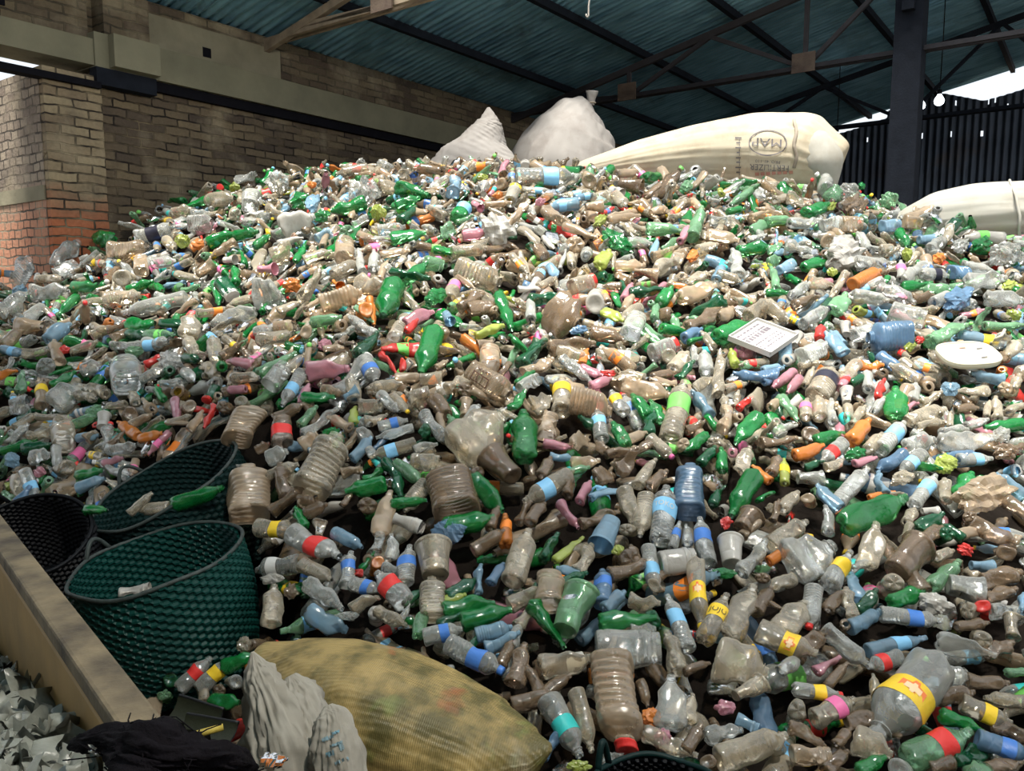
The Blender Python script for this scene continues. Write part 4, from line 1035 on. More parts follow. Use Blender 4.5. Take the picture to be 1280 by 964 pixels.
def brick(name, c1, c2, mortar, red=None, wall=True, row=.064, width=.205):
    m, nt, out = new_mat(name)
    tc = N(nt, 'ShaderNodeTexCoord').outputs['Object']
    sep = N(nt, 'ShaderNodeSeparateXYZ'); nt.links.new(tc, sep.inputs[0])
    cmb = N(nt, 'ShaderNodeCombineXYZ')
    nz = noise_tex(nt, tc, 5, 3)
    off = mth(nt, 'MULTIPLY', mth(nt, 'SUBTRACT', nz, .5), .045)
    nt.links.new(mth(nt, 'ADD', sep.outputs['X' if wall else 'Y'], off), cmb.inputs[0])
    nt.links.new(mth(nt, 'ADD', sep.outputs['Z'], off), cmb.inputs[1])
    b = N(nt, 'ShaderNodeTexBrick')
    nt.links.new(cmb.outputs[0], b.inputs['Vector'])
    b.inputs['Scale'].default_value = 1; b.inputs['Brick Width'].default_value = width; b.inputs['Row Height'].default_value = row
    b.inputs['Mortar Size'].default_value = .007; b.inputs['Mortar Smooth'].default_value = .35; b.inputs['Bias'].default_value = -.1
    b.inputs['Color1'].default_value = (*c1, 1); b.inputs['Color2'].default_value = (*c2, 1); b.inputs['Mortar'].default_value = (*mortar, 1)
    c = mixc(nt, mth(nt, 'MULTIPLY', mth(nt, 'MULTIPLY', b.outputs['Fac'], ramp(nt, noise_tex(nt, tc, 4.5, 3), .42, .62)), .85), b.outputs[0], c1)
    big = noise_tex(nt, tc, 1.7, 5, .65)
    c = mixc(nt, mth(nt, 'MULTIPLY', ramp(nt, big, .5, .72), .65), c, (.045, .036, .034))           # soot
    c = mixc(nt, mth(nt, 'MULTIPLY', ramp(nt, noise_tex(nt, tc, 2.3, 4), .52, .7), .55), c, (.34, .29, .20))   # lime wash and mud
    if red:
        zf = ramp(nt, mth(nt, 'ADD', sep.outputs['Z'], mth(nt, 'MULTIPLY', mth(nt, 'SUBTRACT', big, .5), .5)), 2.34, 2.08)
        c = mixc(nt, mth(nt, 'MULTIPLY', zf, mth(nt, 'MULTIPLY', mth(nt, 'SUBTRACT', 1., b.outputs['Fac']), .75)), c, red)
    fine = noise_tex(nt, tc, 42, 4)
    c = mixc(nt, .35, c, mixc(nt, fine, (.1, .1, .1), (.9, .9, .9)), 'OVERLAY')
    p = N(nt, 'ShaderNodeBsdfPrincipled', i_Roughness=.92)
    p.inputs['Specular IOR Level'].default_value = .15
    nt.links.new(c, p.inputs['Base Color'])
    h = mth(nt, 'ADD', mth(nt, 'MULTIPLY', b.outputs['Fac'], -1.), mth(nt, 'MULTIPLY', fine, .35))
    bp = N(nt, 'ShaderNodeBump', i_Strength=.9, i_Distance=.018)
    nt.links.new(h, bp.inputs['Height']); nt.links.new(bp.outputs[0], p.inputs['Normal'])
    nt.links.new(p.outputs[0], out.inputs[0])
    return m


M_BRICK = brick('old_brick', (.165, .128, .08), (.065, .05, .04), (.022, .018, .015))
M_BRICK_UP = brick('upper_brick', (.14, .112, .072), (.07, .05, .04), (.06, .052, .038))
M_PILLAR = brick('pillar_brick', (.29, .235, .15), (.19, .145, .095), (.03, .025, .02), red=(.44, .12, .05))
M_JAMB = brick('jamb_brick', (.31, .26, .20), (.20, .16, .13), (.07, .06, .05), red=(.46, .20, .12), wall=False, width=.105, row=.064)
M_CONC = plain('stained_concrete', (.20, .19, .13), rough=.9, var=.35, scale=3, bump=.5, bscale=25, dark=(.10, .10, .07), spec=.2)
M_PLAST = plain('cement_render', (.24, .22, .155), rough=.95, var=.4, scale=4, bump=.4, bscale=18, dark=(.13, .12, .085), spec=.15)
M_BLACK = plain('black_steel_and_shade', (.008, .008, .011), rough=.8, var=.2, bump=.1, spec=.05)  # black steel parts, and the shade drawn under the beam
M_STEEL = plain('rusty_steel', (.13, .095, .07), rough=.75, var=.4, scale=9, bump=.3, dark=(.05, .03, .025))
M_DARK = plain('dark_steel_and_shade', (.012, .015, .022), rough=.75, var=.3, bump=.2, spec=.08)  # dark steel parts, and the shade drawn under the corbel
M_GROUND = plain('ground_dirt', (.16, .13, .10), rough=.95, var=.3, scale=2, bump=.5)

ZB0, ZB1, ZT = 3.19, 3.43, 3.78
g = G()
g.add(box_v(.0, 10.9, -.25, 0, 0, ZB0), BOXQ)
wall_obj('wall_left', g, M_BRICK)
g = G()
for a, b in ((-4.2, -.045), (.055, 10.9)):
    g.add(box_v(a, b, -.25, 0, ZB1 if a > 0 else ZB0 + .16, ZT), BOXQ)
g.add(box_v(-.045, .055, -.25, -.13, ZB1, ZT), BOXQ)
wall_obj('wall_left_upper', g, M_BRICK_UP)
wall_obj('trim_1', wbox(.055, .40, -.01, .035, ZB1, ZT - .01), M_BRICK_UP)
wall_obj('trim_2', wbox(.40, 1.62, -.01, .012, ZB1 + .001, ZT - .09), M_PLAST)
wall_obj('wall_pillar', wbox(-.40, .0, -.24, .055, 0, ZB0 - .06), M_PILLAR)
o = wall_obj('wall_jamb', wbox(-.405, -.17, -1.7, -.0, 0, ZB0 - .07), M_JAMB)
wall_obj('trim_3', wbox(-.415, -.20, -1.7, .0, 2.235, 2.335), M_PLAST)
wall_obj('beam_concrete', wbox(-.05, 10.9, -.25, .09, ZB0, ZB1), M_CONC)
wall_obj('beam_concrete_lintel', wbox(-4.2, -.05, -.25, .075, ZB0 + .01, ZB0 + .19), M_CONC)
wall_obj('beam_corbel', wbox(.05, .40, .0, .17, ZB0 + .01, ZB1 - .005), M_CONC)
wall_obj('beam_corbel_shade', wbox(-.05, .40, .0, .10, ZB0 - .12, ZB0), M_DARK)  # dark block put in for the shade beneath the corbel
wall_obj('beam_door_lintel', wbox(-1.35, -.02, .0, .10, ZB0 - .15, ZB0 - .105), M_BLACK)
wall_obj('beam_door_roller', wbox(-1.9, -.92, -.12, .06, ZB0 - .22, ZB0 - .0), M_BLACK)
wall_obj('beam_shade_strip', wbox(.40, 10.9, -.05, .05, ZB0 - .075, ZB0), M_BLACK)  # black strip stands for the shade along the underside of the beam
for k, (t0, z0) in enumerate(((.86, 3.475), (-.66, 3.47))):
    wall_obj('trim_%d' % (4 + k), wbox(t0, t0 + .075, -.1, .014, z0, z0 + .075), M_BLACK)  # black blocks draw the shade inside small square wall holes

# --- roof of corrugated sheet: hills and valleys run down the slope
def roof_z(D):
    return 3.80 + .215 * D


def steel_sheet(name, col, col2, rough=.42, scale=(3, 40)):
    m, nt, out = new_mat(name)
    tc = N(nt, 'ShaderNodeTexCoord').outputs['Object']
    mp = N(nt, 'ShaderNodeMapping'); mp.inputs['Scale'].default_value = (9, 1.1, 1.1); nt.links.new(tc, mp.inputs[0])
    c = mixc(nt, ramp(nt, noise_tex(nt, mp.outputs[0], 2.2, 5), .4, .7), col, col2)
    c = mixc(nt, mth(nt, 'MULTIPLY', ramp(nt, noise_tex(nt, tc, 1.3, 6, .7), .56, .72), .6), c, (.07, .05, .04))
    p = N(nt, 'ShaderNodeBsdfPrincipled', i_Roughness=rough, i_Metallic=.6)
    nt.links.new(c, p.inputs['Base Color']); nt.links.new(p.outputs[0], out.inputs[0])
    return m


M_ROOF = steel_sheet('roof_sheet', (.28, .56, .72), (.13, .29, .43), .30)
M_GABLE = steel_sheet('gable_sheet', (.05, .065, .09), (.03, .036, .05), .5)
T0, T1, D1 = -6.5, 10.95, 10.0
nt_ = int((T1 - T0) / .0145)
tt = np.linspace(T0, T1, nt_)
dd = np.concatenate([[-.3, 0], np.arange(.3, D1 + .01, .3)])
TT, DD = np.meshgrid(tt, dd, indexing='ij')
wob = .006 * np.sin(TT * 1.7 + DD)
ZZ = roof_z(DD) + 0.021 * np.cos(TT * 2 * math.pi / .0875) + wob
rq = grid_q(len(tt), len(dd))
# opening added in the unseen part of the roof, lighting the upper heap
qt, qd = TT.reshape(-1)[rq].mean(1), DD.reshape(-1)[rq].mean(1)
g = G().add(np.stack([TT, DD, ZZ], -1), rq[~((qt > -1.6) & (qt < np.minimum(np.where(qd < 2.2, -.85 + 1.6 * qd, 2.67 + 1.1 * (qd - 2.2)), 4.6)) & (qd > .6) & (qd < 8.7))])
wall_obj('roof', g, M_ROOF, smooth=True)

# --- gable wall at the far end, upright corrugations, bright nail holes, a gap beneath the roof
TB = 10.9
dcol = np.arange(0, D1, .0165)
nz_ = 30


def gable_gap(D):
    return .03 + .02 * np.sin(D * 3) + .30 * np.clip((D - 3.75) / .6, 0, 1) + .10 * np.clip((D - 1.9) / .2, 0, 1) * (D < 3.05)


top = roof_z(dcol) - gable_gap(dcol)
kk = np.linspace(0, 1, nz_)
GD, GK = np.meshgrid(dcol, kk, indexing='ij')
GZ = top[:, None] * GK ** .45
GT = TB + .018 * np.cos(GD * 2 * math.pi / .10)
gq = grid_q(len(dcol), nz_)
hole = np.zeros(len(gq), bool)
cu = GD.reshape(-1)[gq].mean(1); cz = GZ.reshape(-1)[gq].mean(1)
for (u, v) in ((1195, 128), (1236, 124), (1260, 136), (1188, 170), (1228, 166), (1085, 175), (833, 139), (1244, 127), (1153, 173)):
    d = ray(u, v); n2 = np.array([*WD, 0]); p = wp(TB, 0, 0)
    P = CAM + d * (((p - CAM) @ n2) / (d @ n2))
    sD = to_ts(P)[1][0]
    i = np.argmin((cu - sD) ** 2 + ((cz - P[2]) * 1.0) ** 2)
    hole |= (np.abs(cu - cu[i]) < .02) & (np.abs(cz - cz[i]) < .001)
g = G().add(np.stack([GT, GD, GZ], -1), gq[~hole])
wall_obj('wall_back', g, M_GABLE, smooth=True)
g = G()
g.add(box_v(TB - .16, TB - .06, 3.55, D1, 2.35, 2.47), BOXQ); g.add(box_v(TB - .14, TB - .05, 0, D1, .9, 1.0), BOXQ)
wall_obj('beam_gable_rail', g, M_DARK)
p0, p1 = (TB - .09, 0.3, roof_z(.3) - .42), (TB - .09, D1, roof_z(D1) - .42)
# wall added behind the camera to keep light off the lower heap
tag(G().add(box_v(-7, 7, -1.75, -1.5, 0, REAR_H), BOXQ).obj('wall_light_block', M_BRICK_UP, smooth=False), kind='structure')

# floor and ground
g = G().add([[-60, -60, 0], [60, -60, 0], [60, 60, 0], [-60, 60, 0]], [[0, 1, 2, 3]])
o = g.obj('floor', M_GROUND, smooth=False); tag(o, kind='structure')

# --- purlins and trusses
for D in (.80, 1.80, 2.80, 3.75, 4.70, 5.4, 6.4, 7.4, 8.6):
    g = G().add(*bar((T0, D, roof_z(D) - .05), (T1 - .1, D, roof_z(D) - .05), .055, .07))
    wall_obj('beam_purlin', g, M_DARK)


def truss(t, mat, nodes):
    zc = 3.74
    def P(D, z): return np.array([t, D, z])
    o = thing('roof_truss', None, None)
    o.location = (W0[0], W0[1], 0); o.rotation_euler = (0, 0, WALL_ROT)

    def part(nm, *bars):
        g = G()
        for (a, b, w, h) in bars: g.add(*bar(a, b, w, h))
        V, Q, T = g.arrays()
        link(nm, build_mesh(nm, V * [1, -1, 1], Q[:, ::-1], [], [mat], smooth=False), o)
    part('rafter', (P(-.1, roof_z(-.1) - .12), P(9.9, roof_z(9.9) - .12), .05, .065))
    part('bottom_chord', (P(-.05, zc), P(9.9, zc + .02), .04, .04), (P(-.05, zc + .005) + [.075, 0, 0], P(9.9, zc + .02) + [.075, 0, 0], .03, .05))
    for D in nodes:
        for dx in (-1.0, 0, 1.0):
            part('web_strut', (P(D, zc), P(max(D + dx, .2), roof_z(max(D + dx, .2)) - .12), .04, .04))
        g = G().add(box_v(t - .06, t - .045, D - .11, D + .11, zc - .05, zc + .13), BOXQ)
        V, Q, T = g.arrays()
        link('gusset_plate', build_mesh('gusset_plate', V * [1, -1, 1], Q[:, ::-1], [], [M_STEEL], smooth=False), o)
    return o


tr = truss(1.48, plain('lit_rusty_steel', (.30, .24, .17), rough=.8, var=.4, scale=9, dark=(.10, .07, .05)), (1.46, 3.46, 5.46))  # rusty steel made paler, the light on this truss put into its colour
tag(tr, 'nearer roof truss with brightly lit rusty angle-iron members', 'roof truss', 'roof trusses')
tr = truss(5.07, plain('shaded_angle_iron', (.032, .030, .036), rough=.7, var=.4, scale=9, dark=(.018, .016, .018)), (1.6, 3.5, 5.6))  # steel darkened, the shade under the roof put into its colour
tag(tr, 'middle dark roof truss carried by the steel post', 'roof truss', 'roof trusses')
tr = truss(8.2, M_DARK, (1.8, 3.8, 5.8))
tag(tr, 'farthest dark roof truss next to the gable wall', 'roof truss', 'roof trusses')
post = thing('steel_post', 'tall dark square post holding up the roof behind the sacks', 'post')
pb = wp(5.07, 4.42, 0)
post.location = pb; post.rotation_euler = (0, 0, WALL_ROT)
G().add(box_v(-.115, .115, -.115, .115, 0, roof_z(4.42) - .16), BOXQ).obj('shaft', M_DARK, post, smooth=False)
G().add(box_v(-.2, .2, -.2, .2, 0, .03), BOXQ).obj('base_plate', M_DARK, post, smooth=False)
G().add(box_v(-.19, .19, -.05, .05, roof_z(4.51) - .72, roof_z(4.51) - .56), BOXQ).obj('chord_bracket', M_DARK, post, smooth=False)

# --- hanging hook and bulbs
h0 = at(737, -40, 6.0)
zt = roof_z(to_ts(h0)[1][0]) - .05
pts = [np.array([h0[0], h0[1], zt])] + [at(737 + 1.5 * math.sin(k), v, 6.0) for k, v in enumerate(np.linspace(-30, 16, 6))]
pts += [at(736, 19, 6.0), at(734, 21.5, 6.0), at(732.5, 20, 6.0), at(733, 17.5, 6.0)]
hk = G().add(*tube(pts, .006, 8)).obj('wire_hook', plain('pale_wire', (.45, .42, .38), rough=.5))
tag(hk, 'thin wire hook hanging from the roof sheet', 'hook')
glass = bpy.data.materials.new('bulb_glow'); glass.use_nodes = True
e = glass.node_tree.nodes['Principled BSDF']; e.inputs['Base Color'].default_value = (.9, .9, .9, 1)
e.inputs['Emission Color'].default_value = (.85, .93, 1, 1); e.inputs['Emission Strength'].default_value = 2.5
for k, (u, v, y, lb) in enumerate(((1174, 126, 8.6, 'hanging bulb on a long cord right of the post'), (1151, 132, 9.6, 'small bulb close beside the post under the roof edge'), (1046, 172, 10.3, 'small bulb under the roof gap behind the printed sack'))):
    p = at(u, v, y)
    b = thing('light_bulb', lb, 'light bulb', p, 'hanging light bulbs')
    zr = roof_z(to_ts(p)[1][0]) - .03 - p[2]
    pr = [(-.05, 0), (-.047, .02), (-.03, .043), (0, .05), (.03, .04), (.055, .022), (.07, .018)]
    V, Q = rev([(z, r) for z, r in pr], 1, 1, 16)
    G().add(V, Q).obj('globe', glass, b)
    V, Q = rev([(.065, 0), (.065, .022), (.11, .02), (.12, .006), (.12, 0)], 1, 1, 14)
    G().add(V, Q).obj('socket', M_BLACK, b)
    G().add(*tube([(0, 0, .115), (.004, 0, zr * .5), (0, 0, zr)], .005, 6)).obj('cord', M_BLACK, b)
# ------------------------------------------------------------------ sacks
def sack_cloth(name, col, dark, weave=330, streak=.35, rough=.7, trans=.12):
    m, nt, out = new_mat(name)
    tc = N(nt, 'ShaderNodeTexCoord').outputs['Object']
    c = mixc(nt, mth(nt, 'MULTIPLY', ramp(nt, noise_tex(nt, tc, 5, 6, .65), .48, .75), streak * 2, clamp=True), col, dark)
    w1 = N(nt, 'ShaderNodeTexWave', wave_type='BANDS', bands_direction='X'); w1.inputs['Scale'].default_value = weave / 3.18
    w2 = N(nt, 'ShaderNodeTexWave', wave_type='BANDS', bands_direction='Z'); w2.inputs['Scale'].default_value = weave / 3.18
    for w in (w1, w2):
        nt.links.new(tc, w.inputs['Vector']); w.inputs['Distortion'].default_value = .6
    hgt = mth(nt, 'ADD', mth(nt, 'ADD', w1.outputs['Fac'], w2.outputs['Fac']), mth(nt, 'MULTIPLY', noise_tex(nt, tc, 22, 4), 1.5))
    p = N(nt, 'ShaderNodeBsdfPrincipled', i_Roughness=rough); p.inputs['Specular IOR Level'].default_value = .3
    nt.links.new(c, p.inputs['Base Color'])
    bp = N(nt, 'ShaderNodeBump', i_Strength=.3, i_Distance=.006 if weave < 600 else .0006); nt.links.new(hgt, bp.inputs['Height']); nt.links.new(bp.outputs[0], p.inputs['Normal'])
    t = N(nt, 'ShaderNodeBsdfTranslucent'); nt.links.new(c, t.inputs[0])
    ms = N(nt, 'ShaderNodeMixShader', i_Fac=trans); nt.links.new(p.outputs[0], ms.inputs[1]); nt.links.new(t.outputs[0], ms.inputs[2])
    nt.links.new(ms.outputs[0], out.inputs[0])
    return m


def sack_body(spine, ra, rb, rs, nu=90, nv=64, wr=.05, lump=.06, upv=(0, 0, 1), flow=6., twist=0.):
    """skin along a spine; ra across, rb upward; creases run along the spine"""
    spine = np.array(spine, float); k = np.linspace(0, 1, len(spine)); u = np.linspace(0, 1, nu)

    def sm(a):
        a = np.asarray(a, float); q = np.stack([np.interp(u, k, a[:, i]) for i in range(a.shape[1])], 1)
        for _ in range(8): q[1:-1] = (q[:-2] + 2 * q[1:-1] + q[2:]) / 4
        return q
    S = sm(spine); A = sm(np.array(ra)[:, None])[:, 0]; B = sm(np.array(rb)[:, None])[:, 0]
    tan = np.gradient(S, axis=0); tan /= np.linalg.norm(tan, axis=1)[:, None]
    up = np.array(upv, float)
    x = np.cross(tan, up); x /= np.linalg.norm(x, axis=1)[:, None]; y = np.cross(x, tan)
    ph = np.arange(nv) / nv * 2 * math.pi
    n1, n2, n3 = Noise(rs, 4, 6), Noise(rs, flow, 7), Noise(rs, 16, 6)
    U, P = np.meshgrid(u, ph, indexing='ij')
    L = np.linalg.norm(spine[-1] - spine[0])
    P2 = P + twist * U
    Q = np.stack([np.cos(P2), np.sin(P2), U * 1.2], -1).reshape(-1, 3)
    r = 1 + lump * n1(Q * .6) + wr * (n2.ridge(Q * [2.2, 2.2, .9]) - .35) + wr * .45 * (n3.ridge(Q * [1.4, 1.4, .7]) - .35)
    r = r.reshape(U.shape)
    V = S[:, None] + (A[:, None] * np.cos(P) * r)[..., None] * x[:, None] + (B[:, None] * np.sin(P) * r)[..., None] * y[:, None]
    V = V.reshape(-1, 3)
    T = []
    n0 = len(V)
    V = np.concatenate([V, S[:1], S[-1:]])
    for j in range(nv):
        T.append([n0, (j + 1) % nv, j]); T.append([n0 + 1, (nu - 1) * nv + j, (nu - 1) * nv + (j + 1) % nv])
    return V, grid_q(nu, nv, True), np.array(T)


M_SACKW = sack_cloth('white_woven_sack', (.47, .46, .41), (.36, .31, .24))
M_SACKG = sack_cloth('grey_woven_sack', (.34, .32, .30), (.22, .19, .17))
M_SACKM = sack_cloth('printed_woven_sack', (.56, .50, .38), (.42, .31, .19), streak=.35)
M_INK = plain('grey_print', (.16, .15, .16), rough=.8, var=.3)
M_INKR = plain('faded_red_print', (.50, .24, .18), rough=.8, var=.3)
M_TIE = plain('sack_string', (.35, .30, .24), rough=.9)


def sack_obj(root, name, geo, mat, origin):
    V, Q, T = geo
    o = link(name, build_mesh(name, V - origin, Q, T, [mat]), root)
    return o


def bvh_of(V, Q, T):
    return BVHTree.FromPolygons([tuple(v) for v in V], [tuple(q) for q in Q] + [tuple(t) for t in T])


# twisted white sack
rs = np.random.default_rng(3)
b = at(598, 233, 6.75)
root = thing('twisted_sack', 'twisted white sack with a pointed top before the brick corner', 'sack', b, 'tied sacks on the heap crest')
k = 7.0 / 1000
geo = sack_body([b + [0, 0, -.2], b + [0, 0, .05], b + [.02, 0, .22], b + [.05, 0, .36], b + [.08, 0, .46], b + [.09, 0, .52]],
                [.42, .50, .36, .20, .14, .10], [.26, .28, .22, .14, .10, .07], rs, wr=.09, flow=10, upv=(0, 1, 0), twist=1.8)
sack_obj(root, 'sack_body', geo, M_SACKG, b)
geo = sack_body([b + [.09, 0, .48], b + [.09, 0, .56], b + [.085, 0, .63]], [.12, .07, .012], [.10, .05, .012], rs, nu=20, nv=30, wr=.2, flow=12, upv=(0, 1, 0))
sack_obj(root, 'gathered_tip', geo, M_SACKG, b)
# tied grey sack
rs = np.random.default_rng(8)
b = at(712, 215, 7.3)
root = thing('tied_sack', 'big grey sack tied with a tuft at its top', 'sack', b, 'tied sacks on the heap crest')
geo = sack_body([b + [-.1, 0, -.25], b + [-.05, 0, .05], b + [.03, 0, .3], b + [.10, 0, .46], b + [.16, 0, .54], b + [.19, 0, .56]],
                [.50, .55, .42, .28, .16, .05], [.42, .45, .36, .25, .14, .05], rs, wr=.12, lump=.09, flow=8, upv=(0, 1, 0))
sack_obj(root, 'sack_body', geo, M_SACKG, b)
c = b + [.185, -.02, .57]
geo = sack_body([c, c + [.0, 0, .04], c + [.005, 0, .12]], [.03, .035, .065], [.025, .03, .04], rs, nu=14, nv=24, wr=.25, flow=12, upv=(0, 1, 0))
sack_obj(root, 'tuft', geo, M_SACKG, b)
a = np.arange(17) / 16 * 6.2832
G().add(*tube(np.stack([c[0] + .036 * np.cos(a), c[1] + .03 * np.sin(a), c[2] + .02 + 0 * a], 1) - b, .006, 6)).obj('string', M_TIE, root)

# printed fertilizer sack
rs = np.random.default_rng(21)
Y = 6.15
pts = [(690, 222), (735, 214), (800, 205), (870, 199), (940, 198), (1000, 202), (1035, 212), (1046, 220)]
dep = [6.5, 6.45, 6.35, 6.25, 6.15, 6.0, 5.9, 5.88]
S = [at(u, v, y) for (u, v), y in zip(pts, dep)]
b = S[4]
root = thing('fertilizer_sack', 'long bulging cream sack printed MAP FERTILIZER lying on the heap crest', 'sack', b, None)
rb = [.03, .09, .17, .235, .295, .31, .22, .03]
geo = sack_body(S, [x * 1.1 for x in rb], rb, rs, nu=160, nv=110, wr=.045, lump=.09, flow=11)
sack_obj(root, 'sack_body', geo, M_SACKM, b)
bv = bvh_of(*geo)


def stamp(name, V2, T, u0, v0, scale, mat, parent, bv, org, rot=180., lift=.006, sy=1., dflt=6.):
    """print laid on a curved skin: points given in pixels round (u0, v0) are dropped on to the skin along the line of sight"""
    c, s = math.cos(R(rot)), math.sin(R(rot))
    out = []
    for x, y in V2[:, :2]:
        px, py = x * scale, y * scale * sy
        u, v = u0 + c * px - s * py, v0 - (s * px + c * py)
        d = nrm(ray(u, v))
        h = bv.ray_cast(Vector(CAM), Vector(d))
        p = np.array(h[0]) + np.array(h[1]) * (lift if h[1].dot(Vector(d)) < 0 else -lift) if h[0] is not None else CAM + d * dflt
        out.append(p - org)
    return link(name, build_mesh(name, out, [], T, [mat], smooth=False), parent)


def ring2(rx, ry, w, n=48):
    a = np.arange(n) / n * 6.2832
    V = np.concatenate([np.stack([rx * np.cos(a), ry * np.sin(a)], 1), np.stack([(rx - w) * np.cos(a), (ry - w) * np.sin(a)], 1)])
    T = []
    for i in range(n):
        j = (i + 1) % n
        T += [[i, j, n + j], [i, n + j, n + i]]
    return V, np.array(T)


body_ = root.children[0] if root.children else root
for (s, u, v, sz, m_, sy) in (('MAP', 959, 178, 14, M_INK, 1.0), ('FERTILIZER', 962, 209, 10, M_INK, 1.0), ('PRO. 41-110', 960, 201.5, 6, M_INK, 1.), ('NPK FERTILIZER', 969, 217, 6.5, M_INKR, 1.)):
    if s.startswith('NPK'): continue
    TV, TT = text_mesh(s, 1)
    f = .95 if s == 'MAP' else 1.
    stamp('printed_word', TV * [f * (1.5 if s == 'MAP' else 1), 1, 1], TT, u, v, sz, m_, body_, bv, b, 180 - 3, sy=sy)['label'] = 'grey upside-down lettering'
V2, T2 = ring2(24, 16, 1.3)
stamp('printed_ring', V2, T2, 960, 179, 1, M_INK, body_, bv, b, 0)
g2V, g2T = [], []
for i, h in enumerate((6, 3, 5, 2, 4, 3, 5, 3)):
    y = 18 - i * 6; n0 = len(g2V)
    g2V += [(-1 - h * .5, y), (1 + h * .5, y), (1 + h * .5, y - 1.6), (-1 - h * .5, y - 1.6)]; g2T += [[n0, n0 + 1, n0 + 2], [n0, n0 + 2, n0 + 3]]
    n0 = len(g2V)
    g2V += [(1, y - 2), (1.8, y - 2), (1.8, y - 5), (1, y - 5)]; g2T += [[n0, n0 + 1, n0 + 2], [n0, n0 + 2, n0 + 3]]
stamp('printed_column', np.array(g2V, float), np.array(g2T), 923, 190, 1, M_INK, body_, bv, b, 0)
g2V, g2T = [], []
for i in range(7):
    x = -24 + i * 7; n0 = len(g2V)
    g2V += [(x, 2), (x + 5, 2), (x + 5, -2), (x, -2)]; g2T += [[n0, n0 + 1, n0 + 2], [n0, n0 + 2, n0 + 3]]
stamp('printed_red_line', np.array(g2V, float), np.array(g2T), 968, 216, 1, M_INKR, body_, bv, b, 3)
# seam and gathered flap at the right-hand end
sv, stt = [], []
pts = []
for v in np.linspace(150, 210, 14):
    d = nrm(ray(994 + 1.5 * math.sin(v * .2), v)); h = bv.ray_cast(Vector(CAM), Vector(d))
    if h[0] is not None: pts.append(np.array(h[0]) - d * .004 - b)
if len(pts) > 3: G().add(*tube(pts, .012, 8)).obj('seam', M_TIE, root)
rs2 = np.random.default_rng(5)
q = [at(1000, 190, 5.75), at(1022, 182, 5.72), at(1040, 205, 5.72), at(1036, 232, 5.75)]
geo = sack_body([at(1000, 166, 5.82), at(1016, 178, 5.76), at(1032, 200, 5.74), at(1036, 236, 5.8)], [.05, .13, .15, .06], [.03, .08, .10, .05], rs2, nu=40, nv=36, wr=.10, upv=(0, -1, .3))
sack_obj(root, 'torn_flap', geo, M_SACKW, b)

# plain white sack on the right
rs = np.random.default_rng(14)
pts = [(1108, 280), (1130, 278), (1170, 272), (1220, 268), (1280, 266), (1350, 268), (1420, 275), (1450, 280)]
S = [at(u, v, y) for (u, v), y in zip(pts, (5.25, 5.2, 5.1, 5.05, 5.0, 4.9, 4.8, 4.75))]
b = S[3]
root = thing('white_sack', 'plain white bulging sack lying at the right below the corrugated wall', 'sack', b)
rb = [.02, .085, .16, .195, .20, .20, .16, .03]
geo = sack_body(S, [x * 1.15 for x in rb], rb, rs, nu=150, nv=90, wr=.06, lump=.06)
sack_obj(root, 'sack_body', geo, M_SACKW, b)
G().add(*tube([at(1262, 225, 4.95) - b, at(1270, 245, 4.8) - b, at(1275, 270, 4.74) - b, at(1274, 296, 4.76) - b], .008, 6)).obj('seam', M_SACKW, root)

# golden mesh sack in front
m, nt, out = new_mat('golden_mesh_cloth')
tc = N(nt, 'ShaderNodeTexCoord').outputs['Object']
c = mixc(nt, ramp(nt, noise_tex(nt, tc, 8, 5, .65), .42, .60), (.38, .275, .10), (.10, .085, .025))
c = mixc(nt, mth(nt, 'MULTIPLY', ramp(nt, noise_tex(nt, tc, 9, 3), .60, .70), .6), c, (.17, .24, .05))
mp = N(nt, 'ShaderNodeMapping'); mp.inputs['Location'].default_value = (3, 1, 7); nt.links.new(tc, mp.inputs[0])
c = mixc(nt, mth(nt, 'MULTIPLY', ramp(nt, noise_tex(nt, mp.outputs[0], 8, 3), .63, .72), .55), c, (.42, .10, .04))
mp = N(nt, 'ShaderNodeMapping'); mp.inputs['Location'].default_value = (8, 3, 2); nt.links.new(tc, mp.inputs[0])
c = mixc(nt, mth(nt, 'MULTIPLY', ramp(nt, noise_tex(nt, mp.outputs[0], 7, 3), .60, .72), .5), c, (.46, .41, .30))
hs = []
for dr, wv in (('X', 230), ('Y', 110)):
    w = N(nt, 'ShaderNodeTexWave', wave_type='BANDS', bands_direction=dr); w.inputs['Scale'].default_value = wv / 3.18; w.inputs['Distortion'].default_value = 1.2
    w.inputs['Detail Scale'].default_value = .4
    mp2 = N(nt, 'ShaderNodeMapping'); mp2.inputs['Rotation'].default_value = (0, 0, .35); nt.links.new(tc, mp2.inputs[0]); nt.links.new(mp2.outputs[0], w.inputs['Vector'])
    hs.append(w.outputs['Fac'])
hh = mth(nt, 'MULTIPLY', hs[0], hs[1])
c = mixc(nt, mth(nt, 'MULTIPLY', ramp(nt, hs[0], .55, .15), .28), c, (.10, .075, .02))
p = N(nt, 'ShaderNodeBsdfPrincipled', i_Roughness=.45); nt.links.new(c, p.inputs['Base Color'])
bp = N(nt, 'ShaderNodeBump', i_Strength=.5, i_Distance=.008); nt.links.new(mth(nt, 'ADD', mth(nt, 'MULTIPLY', mth(nt, 'ADD', hs[0], hs[1]), .18), mth(nt, 'MULTIPLY', noise_tex(nt, tc, 13, 5), 2.2)), bp.inputs['Height']); nt.links.new(bp.outputs[0], p.inputs['Normal'])
nt.links.new(p.outputs[0], out.inputs[0])
M_GOLD = m
rs = np.random.default_rng(31)
pts = [(325, 815), (355, 838), (410, 865), (470, 895), (540, 920), (610, 938), (665, 940), (688, 934)]
S = [at(u, v, y) for (u, v), y in zip(pts, (1.84, 1.80, 1.72, 1.64, 1.57, 1.50, 1.46, 1.45))]
b = S[3]
